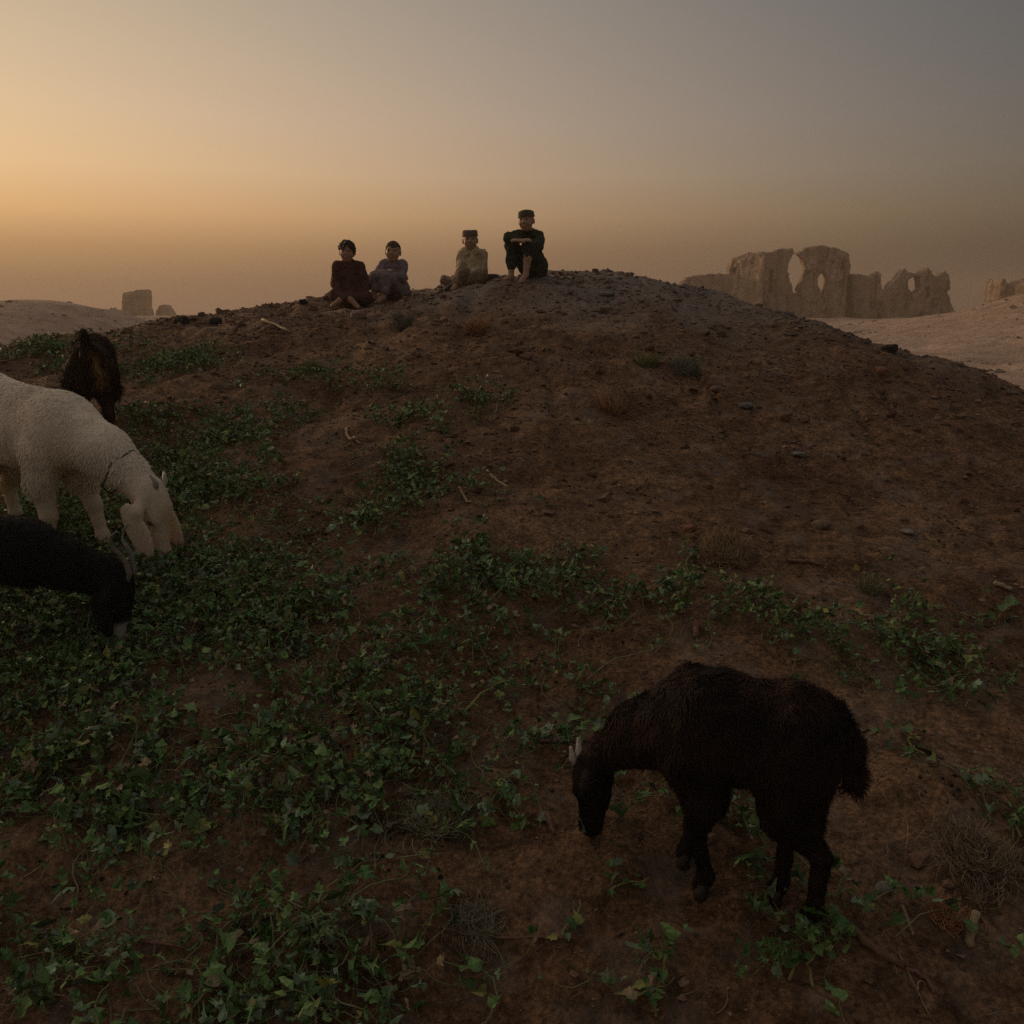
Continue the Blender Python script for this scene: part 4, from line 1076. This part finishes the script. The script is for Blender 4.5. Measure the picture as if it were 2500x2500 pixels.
# bruised green stems between the leaves
x, y = scatter(90000, rng=rng)
px, py = project(x, y, hbase(x, y))
keep = rng.random(len(x)) < 0.36 * green_density(px, py) * (0.15 + sstep(-0.25, 0.40, fbm2(x / 0.30, y / 0.30, 4, 201))) * (y < 8)
x, y = x[keep], y[keep]; n = len(x)
t = np.linspace(-0.5, 0.5, 5)[None]
hd = rng.uniform(0, 6.28, n)[:, None]; L = rng.uniform(0.03, 0.16, n)[:, None]; cv = rng.normal(0, 1.8, n)[:, None]
xx = x[:, None] + L * t * np.cos(hd + cv * t); yy = y[:, None] + L * t * np.sin(hd + cv * t)
zz = height(xx, yy) + 0.004 + rng.uniform(0.005, 0.035, n)[:, None] * (0.3 + rng.random(n)[:, None] * (t + 0.5))
k = rng.random((n, 1)); sc = (np.array([0.060, 0.095, 0.030]) * (1 - k) + np.array([0.20, 0.20, 0.085]) * k) * rng.uniform(0.7, 1.2, (n, 1))
V, F, C = ribbons(np.stack([xx, yy, zz], -1), rng.uniform(0.0009, 0.0020, n), sc)
me = mesh_np('bruised_stems', V, F, False); attr_col(me, 'tint', C)
o = tag(obj('bruised_stems', me, M_LEAF), kind='stuff'); o['label'] = 'thin bruised green stems tangled among the leaves'

# dry straw and root threads
x, y = scatter(60000, rng=rng)
px, py = project(x, y, hbase(x, y))
keep = rng.random(len(x)) < (0.055 + 0.16 * np.clip(1.3 - np.sqrt(((px - 2300) / 300) ** 2 + ((py - 2200) / 330) ** 2), 0, 1) + 0.07 * green_density(px, py) + 0.05 * sstep(0.2, 0.8, fbm2(x / .3, y / .3, 3, 301))) * sstep(9.0, 6.0, y)
x, y = x[keep], y[keep]; n = len(x)
t = np.linspace(-0.5, 0.5, 6)[None]
hd = rng.normal(0.2, 0.9, n)[:, None]; L = (rng.uniform(0.015, 0.11, n) * rng.uniform(0.4, 1.3, n))[:, None]; cv = rng.normal(0, 1.1, n)[:, None]
xx = x[:, None] + L * t * np.cos(hd + cv * t); yy = y[:, None] + L * t * np.sin(hd + cv * t)
zz = height(xx, yy) + 0.0025 + rng.uniform(0, 0.012, n)[:, None] * (1 - 4 * t * t) + rng.normal(0, 0.01, n)[:, None] * np.maximum(t, 0)
k = rng.random((n, 1)); sc = (np.array([0.16, 0.105, 0.065]) * (1 - k) + np.array([0.34, 0.25, 0.16]) * k) * rng.uniform(0.6, 1.1, (n, 1))
V, F, C = ribbons(np.stack([xx, yy, zz], -1), rng.uniform(0.0007, 0.0018, n), sc)
me = mesh_np('straw_bits', V, F, False); attr_col(me, 'tint', C)
o = tag(obj('straw_bits', me, M_STRAW), kind='stuff'); o['label'] = 'dry straw bits and root threads scattered on the soil'

# soil clods and crumbs
ICO = []
ph = (1 + 5 ** .5) / 2
ICO_V = np.array([(-1, ph, 0), (1, ph, 0), (-1, -ph, 0), (1, -ph, 0), (0, -1, ph), (0, 1, ph), (0, -1, -ph), (0, 1, -ph), (ph, 0, -1), (ph, 0, 1), (-ph, 0, -1), (-ph, 0, 1)]) / math.sqrt(1 + ph * ph)
ICO_F = np.array([(0, 11, 5), (0, 5, 1), (0, 1, 7), (0, 7, 10), (0, 10, 11), (1, 5, 9), (5, 11, 4), (11, 10, 2), (10, 7, 6), (7, 1, 8), (3, 9, 4), (3, 4, 2), (3, 2, 6), (3, 6, 8), (3, 8, 9), (4, 9, 5), (2, 4, 11), (6, 2, 10), (8, 6, 7), (9, 8, 1)])
def lumps(x, y, r, cols, rng, sink=0.35, flat=(0.45, 0.9)):
    n = len(x)
    V = ICO_V[None] * (1 + 0.22 * rng.normal(size=(n, 12, 1))) + 0.10 * rng.normal(size=(n, 12, 3))
    s = np.stack([rng.uniform(0.8, 1.3, n), rng.uniform(0.7, 1.1, n), rng.uniform(*flat, n)], 1)
    V = V * s[:, None, :] * r[:, None, None]
    a = rng.uniform(0, 6.28, n); c, q = np.cos(a)[:, None], np.sin(a)[:, None]
    V = np.stack([V[..., 0] * c - V[..., 1] * q, V[..., 0] * q + V[..., 1] * c, V[..., 2]], -1)
    V += np.stack([x, y, height(x, y) + r * (1 - 2 * sink) * 0.4], 1)[:, None, :]
    return V.reshape(-1, 3), (ICO_F[None] + (np.arange(n) * 12)[:, None, None]).reshape(-1, 3), np.repeat(cols, 12, 0)
x, y = scatter(21000, 1.25, 9.6, rng=rng)
w = 0.25 + 0.75 * sstep(-0.25, 0.5, fbm2(x / 0.4, y / 0.4, 4, 401))
keep = rng.random(len(x)) < w * (0.55 + 0.45 * sstep(3, 6, y))
x, y = x[keep], y[keep]; n = len(x)
r = 0.0035 * rng.random(n) ** -0.42; r = np.clip(r, 0.003, 0.028) * (0.8 + 0.12 * y)
k = rng.random((n, 1)); dr = (sstep(-0.5, 2.5, x) * sstep(5.5, 8.5, y))[:, None]
c = (np.array([0.095, 0.050, 0.032]) * (1 - k) + np.array([0.225, 0.135, 0.090]) * k) * (1 - dr) + np.array([0.215, 0.168, 0.138]) * (0.7 + 0.5 * k) * dr
pale = rng.random((n, 1)) < 0.012
c = np.where(pale, np.array([0.34, 0.29, 0.25]) * (0.7 + 0.5 * k), c)
V, F, C = lumps(x, y, r, c, rng)
me = mesh_np('soil_clods', V, F, False); attr_col(me, 'tint', C)
o = tag(obj('soil_clods', me, M_CLOD), kind='stuff'); o['label'] = 'loose soil clods and crumbs all over the mound'

OCT_V = np.array([(1, 0, 0), (-1, 0, 0), (0, 1, 0), (0, -1, 0), (0, 0, 1), (0, 0, -1)], float)
OCT_F = np.array([(0, 2, 4), (2, 1, 4), (1, 3, 4), (3, 0, 4), (2, 0, 5), (1, 2, 5), (3, 1, 5), (0, 3, 5)])
x, y = scatter(46000, 1.25, 9.6, rng=rng)
keep = rng.random(len(x)) < 0.2 + 0.8 * sstep(-0.3, 0.5, fbm2(x / 0.25, y / 0.25, 4, 431))
x, y = x[keep], y[keep]; n = len(x)
r = np.clip(0.0022 * rng.random(n) ** -0.4, 0.002, 0.010) * (0.7 + 0.22 * y)
V = OCT_V[None] * rng.uniform(0.6, 1.4, (n, 6, 1)) + 0.25 * rng.normal(size=(n, 6, 3))
V = V * r[:, None, None] * np.array([1.2, 1.0, 0.7]) + np.stack([x, y, height(x, y) + r * 0.25], 1)[:, None, :]
k = rng.random((n, 1)); dr = (sstep(-0.5, 2.5, x) * sstep(5.5, 8.5, y))[:, None]
c = (np.array([0.060, 0.032, 0.021]) * (1 - k) + np.array([0.31, 0.195, 0.13]) * k) * (1 - dr) + np.array([0.23, 0.18, 0.148]) * (0.6 + 0.7 * k) * dr
me = mesh_np('soil_crumbs', V.reshape(-1, 3), (OCT_F[None] + (np.arange(n) * 6)[:, None, None]).reshape(-1, 3), False); attr_col(me, 'tint', np.repeat(c, 6, 0))
o = tag(obj('soil_crumbs', me, M_CLOD), kind='stuff'); o['label'] = 'fine crumbs of brown soil covering the mound'

# goat droppings
gx_, gy_ = [], []
for q in range(60):
    cx, cy = scatter(1, 1.5, 6.0, 0.6, rng)
    m_ = rng.integers(5, 16); gx_.append(cx + rng.normal(0, .06, m_)); gy_.append(cy + rng.normal(0, .05, m_))
x, y = np.concatenate(gx_), np.concatenate(gy_); n = len(x)
V, F, C = lumps(x, y, rng.uniform(.004, .007, n), np.tile([[0.030, 0.022, 0.016]], (n, 1)), rng, 0.0, (0.7, 1.0))
me = mesh_np('droppings', V, F, True); attr_col(me, 'tint', C)
o = tag(obj('droppings', me, M_CLOD), kind='stuff'); o['label'] = 'dark goat droppings scattered over the slope'

# ---- single stones and scraps
def stone_mat(name, c): return plain_material(name, c, 0.9, 0.12, 0.4, 60)
S_TAN, S_PALE, S_GREY, S_RED, S_DARK, S_PINK = stone_mat('tan_stone', (0.21, 0.145, 0.095)), stone_mat('pale_stone', (0.22, 0.19, 0.16)), stone_mat('grey_stone', (0.20, 0.185, 0.175)), stone_mat('brick_red', (0.26, 0.12, 0.075)), stone_mat('dark_stone', (0.045, 0.038, 0.034)), stone_mat('pinkish_clay', (0.30, 0.19, 0.15))
S_WHITE, S_BLUE, S_BLACK = stone_mat('white_plastic', (0.34, 0.30, 0.27)), stone_mat('blue_grey_cloth', (0.16, 0.18, 0.21)), stone_mat('black_scrap', (0.02, 0.02, 0.022))
def stone(name, label, cat, px, py, size, mat, angular=0.0, seed=0, yaw=None, sink=0.25):
    """size: width, depth, height in metres"""
    rg = np.random.default_rng(seed + 900)
    p = hit(px, py)
    sx, sy, sz = size
    f = Field((-.7, -.7, -.7), (.7, .7, .7), 0.07)
    X, Y, Z = f.grids()
    if angular > 0:
        q = np.maximum(np.maximum(np.abs(X) - 0.46, np.abs(Y) - 0.46), np.abs(Z) - 0.46)
        e = np.sqrt(X * X + Y * Y + Z * Z) - 0.56
        f.v[:] = np.maximum(q, e * (1.15 - angular)) 
    else: f.v[:] = np.sqrt(X * X + Y * Y + Z * Z) - 0.5
    f.v += 0.07 * fbm3(X / 0.4 + seed, Y / 0.4, Z / 0.4, 2, seed)
    V, F = f.mesh()
    V = V * np.array([sx, sy, sz])
    o = obj(name, mesh_np(name, V, F), mat, None, (p[0], p[1], p[2] + sz * (0.5 - sink)))
    o.rotation_euler = (rg.normal(0, .12), rg.normal(0, .12), rg.uniform(0, 6.28) if yaw is None else yaw)
    return tag(o, label, cat)
stone('stone', 'flat oval tan stone lying alone on the right slope', 'stone', 2005, 1288, (.10, .06, .045), S_TAN, 0, 1, 0.1)
stone('stone', 'small pale flat stone right of the oval tan stone', 'stone', 2215, 1300, (.07, .05, .02), S_PALE, 0, 2)
stone('stone', 'rounded tan stone high on the right slope', 'stone', 1750, 956, (.085, .06, .045), S_TAN, 0, 3, 0.0)
stone('stone_chip', 'tiny orange chip touching the rounded tan stone', 'stone', 1734, 944, (.035, .03, .05), S_RED, .5, 4)
stone('stone', 'grey stone below the rounded tan stone', 'stone', 1820, 995, (.09, .06, .04), S_GREY, 0, 5)
stone('brick_fragment', 'reddish brick fragment near the right skyline', 'brick', 2155, 913, (.12, .07, .06), S_RED, .6, 6, 0.3)
stone('stone', 'white-edged grey stone in the middle of the right slope', 'stone', 1952, 1112, (.09, .06, .025), S_PALE, .3, 7)
stone('stone', 'dark angular rock on the left skyline, left of its neighbour', 'rock', 443, 790, (.12, .10, .085), S_DARK, .6, 8)
stone('stone', 'dark wedge-shaped rock on the left skyline, right of its neighbour', 'rock', 527, 790, (.13, .09, .07), S_DARK, .4, 9)
stone('brick_fragment', 'orange clay lump below the maroon boy', 'brick', 876, 775, (.13, .09, .08), S_PINK, .5, 10)
stone('scrap', 'black scrap on the skyline left of the maroon boy', 'scrap', 741, 741, (.08, .05, .045), S_BLACK, .5, 11)
stone('clay_block', 'pinkish clay block beside the khaki boy', 'block', 1091, 693, (.15, .10, .10), S_PINK, .7, 12, 0.15, 0.15)
stone('cloth_bundle', 'dark crumpled bundle right of the khaki boy', 'bundle', 1198, 685, (.17, .10, .085), S_DARK, 0, 13, 0.2)
stone('stone', 'pale upright stone in front of the maroon boy', 'stone', 850, 741, (.045, .04, .07), S_TAN, .4, 14)
stone('scrap', 'white plastic scrap between the two pairs of boys, left one', 'scrap', 1030, 735, (.025, .02, .035), S_WHITE, .4, 15)
stone('scrap', 'blue-grey cloth scrap lying between the pairs of boys', 'scrap', 1055, 730, (.085, .05, .025), S_BLUE, 0, 16)
stone('scrap', 'white plastic scrap between the two pairs of boys, right one', 'scrap', 1083, 734, (.035, .02, .018), S_WHITE, .2, 17)
stone('stone', 'round brown stone just right of the dark brown goat', 'stone', 346, 1014, (.06, .05, .05), S_PINK, 0, 18)
stone('scrap', 'crumpled pale scrap behind the young goat', 'scrap', 2158, 2172, (.050, .028, .014), S_PALE, .7, 19, 0.4)
stone('stone_chip', 'orange chip left of the dry brown tuft', 'stone', 1682, 1296, (.05, .035, .03), S_RED, .5, 20)
stone('stone', 'small pale pebble beside the young goat\'s front leg', 'pebble', 1706, 2052, (.030, .022, .03), S_TAN, 0, 21)
stone('stone', 'flat grey stone on the grey crest right of the tallest boy', 'stone', 1480, 720, (.14, .10, .04), S_GREY, .3, 22)
stone('stone', 'dark stone breaking the right skyline', 'stone', 2172, 858, (.11, .08, .07), S_DARK, .4, 23)

# ---- sticks and stalks
W_PALE, W_BROWN, W_RED, W_GREEN = plain_material('pale_reed', (0.36, 0.26, 0.16), 0.7, 0.2, 0.3, 60), plain_material('brown_wood', (0.19, 0.11, 0.07), 0.85, 0.15, 0.4, 60), plain_material('reddish_stem', (0.20, 0.095, 0.075), 0.7, 0.2, 0.3, 60), plain_material('yellow_green_stem', (0.24, 0.22, 0.065), 0.6, 0.3, 0.3, 60)
def stick(name, label, cat, pts, r, mat, lift=0.0, taper=0.75, rise=None, group=None):
    P = np.array([hit(*q) for q in pts]); 
    n = 9
    t = np.linspace(0, len(P) - 1, n)
    Q = np.stack([np.interp(t, range(len(P)), P[:, i]) for i in range(2)], 1)
    k = np.array([.25, .5, .25])
    for i in range(2): Q[1:-1, i] = np.convolve(Q[:, i], k, 'valid')
    z = height(Q[:, 0], Q[:, 1]); zf = np.polyval(np.polyfit(np.arange(n), z, 2), np.arange(n))
    z = np.maximum(zf, z) + r * 0.8 + lift
    if rise is not None: z = z + np.array(rise)[0] * np.linspace(0, 1, n) ** 1 * (np.array(rise)[1] > 0) + np.array(rise)[0] * np.linspace(1, 0, n) * (np.array(rise)[1] <= 0)
    rg = np.random.default_rng(int(abs(pts[0][0]))); 
    path = np.column_stack([Q, z]) + rg.normal(0, r * 0.25, (n, 3))
    base = path[0].copy()
    o = tube_obj(name, path - base, np.linspace(r, r * taper, n) * rg.uniform(0.88, 1.12, n), mat, None, 8, tuple(base))
    return tag(o, label, cat, group)
stick('reed_stalk', 'long pale reed stalk lying on the slope below the left skyline', 'reed', [(640, 786), (675, 803), (709, 820)], .012, W_PALE, .008)
stick('reed_stalk', 'short dull reed stalk crossing under the long pale one', 'reed', [(648, 817), (672, 803)], .008, W_BROWN, .0)
stick('stick', 'straight brown stick left of the young goat\'s head', 'stick', [(1318, 1815), (1400, 1813), (1482, 1811)], .007, W_RED)
stick('bark_chip', 'pinkish bark chip by the young goat\'s muzzle', 'bark', [(1338, 2000), (1352, 2048)], .009, W_RED, .004, .5)
stick('branch', 'thick brown branch lying behind the young goat', 'branch', [(2062, 2278), (2130, 2328), (2208, 2374)], .010, W_BROWN, .004)
stick('stick', 'short pale stub of wood at the lower right', 'stick', [(2383, 2246), (2362, 2318)], .010, W_PALE, .004, .9)
stick('twig', 'curved reddish twig in the lower left', 'twig', [(302, 2278), (345, 2310), (462, 2332)], .0045, W_RED, .008)
stick('stick', 'orange-brown stub of wood above the young goat\'s neck', 'stick', [(1702, 1528), (1698, 1562)], .011, W_RED, .003, .9)
stick('stick', 'pale stick on the right slope, upper of a broken pair', 'stick', [(2088, 1495), (2122, 1512)], .0065, W_PALE, .004)
stick('stick', 'pale stick on the right slope, lower of a broken pair', 'stick', [(2120, 1517), (2150, 1526)], .006, W_PALE, .004)
stick('stick', 'pale thick stick near the right edge of the slope', 'stick', [(2428, 1428), (2470, 1446)], .010, W_PALE, .004)
stick('stick', 'grey-brown stick below the flat oval tan stone', 'stick', [(1920, 1372), (2008, 1388)], .008, W_BROWN, .003)
stick('straw_stalk', 'long thin straw lying flat at the bottom centre', 'straw', [(1205, 2296), (1300, 2299), (1412, 2300)], .0028, W_BROWN, .003)
stick('stem', 'red curved stem below the leafy clump in the lower left', 'stem', [(533, 2352), (548, 2400), (536, 2440)], .0036, W_RED, .006)
stick('stem', 'curled yellow-green stem at the bottom right', 'stem', [(1925, 2408), (1938, 2368), (1962, 2352), (1976, 2380), (1984, 2418)], .0040, W_GREEN, .006)
stick('stick', 'pale forked root on the middle slope', 'root', [(845, 1052), (850, 1078), (880, 1092)], .008, W_PALE, .004)
stick('stick', 'pale bent stick left of the middle leaf clumps', 'stick', [(1122, 1198), (1140, 1228), (1150, 1232)], .007, W_PALE, .004)
stick('stick', 'thin pale stick lying across the middle leaf clumps', 'stick', [(1190, 1162), (1240, 1205)], .0055, W_PALE, .022)
stick('root', 'pale fibrous root end beside the thick branch', 'root', [(2210, 2376), (2262, 2398), (2280, 2440)], .005, W_RED, .004)
stick('twig', 'dark twig right of the crumpled pale scrap', 'twig', [(2202, 2222), (2216, 2262), (2230, 2298)], .004, W_PALE, .006)
stick('stem', 'green vine stem arching across the central leaves', 'stem', [(1135, 1770), (1170, 1725), (1210, 1698), (1262, 1686)], .0045, W_GREEN, .035)

# ---- dry tufts
def tuft(name, label, px, py, width, hgt, n, col, seed, flat=0.5):
    rg = np.random.default_rng(seed + 500); p = hit(px, py)
    a = rg.uniform(0, 6.28, n); rr = width * 0.25 * np.sqrt(rg.random(n)); m = 6
    x0, y0 = rr * np.cos(a), rr * np.sin(a)
    t = np.linspace(0, 1, m)[None]
    hd = a + rg.normal(0, 0.8, n); L = hgt * rg.uniform(0.5, 1.2, n)
    sp = rg.uniform(0.2, 1.0, n) * flat * 1.6
    bend = rg.normal(0, 1.5, n)
    out = (L * sp)[:, None] * t
    ang = hd[:, None] + bend[:, None] * t
    x, y = x0[:, None] + out * np.cos(ang), y0[:, None] + out * np.sin(ang)
    g = height(p[0] + x, p[1] + y) - p[2]
    z = g + (L * np.sqrt(np.clip(1 - (sp * 0.6) ** 2, .1, 1)))[:, None] * (t - 0.45 * t * t * sp[:, None])
    k = rg.random((n, 1))
    V, F, C = ribbons(np.stack([x, y, z], -1), np.full(n, 0.0010 * max(1, p[1] / 3.0)), np.array(col) * (0.55 + 0.9 * k))
    me = mesh_np(name, V, F, False); attr_col(me, 'tint', C)
    return tag(obj(name, me, M_FIBRE, None, tuple(p)), label, 'tuft')
tuft('dry_tuft', 'grey-green dry tuft among leaves left of the young goat', 1075, 2025, .19, .075, 700, (0.255, 0.232, 0.143), 1, .7)
tuft('dry_tuft', 'grey-green bushy tuft high on the right slope', 1672, 912, .26, .11, 420, (0.195, 0.195, 0.143), 2)
tuft('dry_tuft', 'olive grass tuft just left of the grey-green bushy one', 1585, 895, .22, .09, 260, (0.24, 0.225, 0.105), 3)
tuft('dry_tuft', 'grey round tuft below the small lilac boy', 985, 806, .20, .12, 420, (0.21, 0.188, 0.15), 4)
tuft('dry_tuft', 'orange-brown tuft below the khaki boy', 1162, 815, .20, .12, 420, (0.39, 0.217, 0.112), 5)
tuft('dry_tuft', 'reddish dry tuft on the middle right slope', 1490, 995, .26, .08, 360, (0.39, 0.232, 0.128), 6)
tuft('dry_tuft', 'wide brown dry tuft below the orange chip', 1765, 1350, .24, .075, 500, (0.315, 0.21, 0.112), 7, .9)
tuft('dry_tuft', 'tangled grey dry brush at the lower right edge', 2385, 2110, .22, .08, 800, (0.24, 0.18, 0.112), 8, .9)
tuft('dry_tuft', 'small straw tuft above the middle leaf clumps', 945, 1105, .14, .06, 180, (0.36, 0.285, 0.165), 9)
tuft('dry_tuft', 'pale olive tuft above the broken pair of sticks', 2125, 1445, .15, .06, 260, (0.255, 0.232, 0.135), 10)
tuft('dry_tuft', 'small orange dry tuft beside the pale stub of wood', 2305, 2255, .10, .05, 260, (0.45, 0.225, 0.12), 11)
tuft('dry_tuft', 'faded straw tuft at the bottom centre', 1165, 2262, .10, .045, 240, (0.22, 0.18, 0.12), 12, 1.2)
tuft('dry_tuft', 'greenish tuft on the slope below the left skyline', 760, 905, .18, .07, 240, (0.195, 0.195, 0.09), 13)

# ---- single sprigs: each leaf a part of its own
LEAF_MESHES = []
for q in range(6):
    rg = np.random.default_rng(700 + q)
    t0 = height
    v = LEAF_V.copy()
    vv = v * (1 + 0.12 * rg.normal(size=v.shape) * (np.arange(14) > 0)[:, None])
    z = rg.uniform(0.0, 0.7) * np.abs(vv[:, 1]) + rg.uniform(-0.7, 0.1) * vv[:, 0] ** 2 * 0.6 + rg.normal(0, .4) * vv[:, 0] * vv[:, 1]
    me = mesh_np('leaf', np.column_stack([vv, z]), LEAF_T, False)
    attr_col(me, 'tint', np.repeat(leaf_colours(1, rg, 0.0), 14, 0)); me.materials.append(M_LEAF)
    LEAF_MESHES.append(me)
def sprig(label, px, py, n, spread_, size, seed):
    rg = np.random.default_rng(seed + 1300); p = hit(px, py)
    root = thing('leafy_sprig', label, 'sprig', tuple(p))
    a = rg.uniform(0, 6.28); m = 7
    t = np.linspace(-0.5, 0.6, m)
    x, y = spread_ * t * math.cos(a) + 0.01 * np.sin(5 * t), spread_ * t * math.sin(a)
    z = height(p[0] + x, p[1] + y) - p[2] + 0.006 + 0.025 * np.maximum(t + .3, 0)
    tube_obj('stem', np.column_stack([x, y, z]), np.linspace(.0032, .0018, m), W_GREEN, root, 5)
    for i in range(n):
        k = rg.integers(0, m); o = obj('leaf', LEAF_MESHES[rg.integers(0, 6)], None, root)
        dx, dy = rg.normal(0, spread_ * .16, 2)
        o.location = (x[k] + dx, y[k] + dy, float(height(p[0] + x[k] + dx, p[1] + y[k] + dy)) - p[2] + rg.uniform(.010, .035))
        o.rotation_euler = (rg.normal(0, .4), rg.normal(-0.15, .4), rg.uniform(0, 6.28))
        s = size * rg.uniform(.7, 1.25); o.scale = (s, s, s)
    return root
sprig('upright green sprig alone on bare soil at the bottom centre', 1535, 2170, 9, .08, .028, 1)
sprig('bright leafy sprig behind the young goat\'s front leg', 1830, 2012, 14, .12, .034, 2)
sprig('dark leafy sprig below the young goat\'s hind feet', 1985, 2330, 14, .10, .032, 3)
sprig('low leafy sprig at the bottom right of centre', 1610, 2412, 12, .10, .026, 4)
sprig('pale wilted sprig at the bottom edge left of centre', 640, 2462, 8, .07, .036, 5)
sprig('bright green sprig alone on the middle slope, left half of the clump', 1000, 1026, 14, .16, .050, 6)
sprig('dark green sprig on the middle slope, right half of the clump', 1072, 1028, 12, .16, .045, 7)
sprig('small green sprig on the right slope above the sticks', 1855, 1462, 9, .13, .045, 8)
sprig('leafy sprig near the right edge above the young goat', 2440, 1512, 8, .12, .045, 9)
sprig('small faded sprig between the straw and the green sprig', 1395, 2262, 6, .07, .030, 10)
sprig('green sprig behind the young goat\'s tail', 2235, 1842, 10, .12, .040, 11)
# ------------------------------------------------------------------ dusty air
hz = NT('dusty_air')
hz.n.remove(hz.b)
pv = hz.n.new('ShaderNodeVolumePrincipled')
pv.inputs['Color'].default_value = (0.90, 0.74, 0.58, 1)
pv.inputs['Density'].default_value = 0.0019
pv.inputs['Anisotropy'].default_value = 0.10
hz.l.new(pv.outputs[0], hz.n['Material Output'].inputs['Volume'])
hb = np.array([(x, y, z) for x in (-330, 330) for y in (-330, 330) for z in (-9.0, 12.5)], float)
hf = np.array([(0, 1, 3, 2), (4, 6, 7, 5), (0, 4, 5, 1), (2, 3, 7, 6), (0, 2, 6, 4), (1, 5, 7, 3)])
haze = tag(obj('haze', mesh_np('haze', hb, hf, False), hz.m), kind='stuff')
haze['label'] = 'warm dusty evening air over the plain'
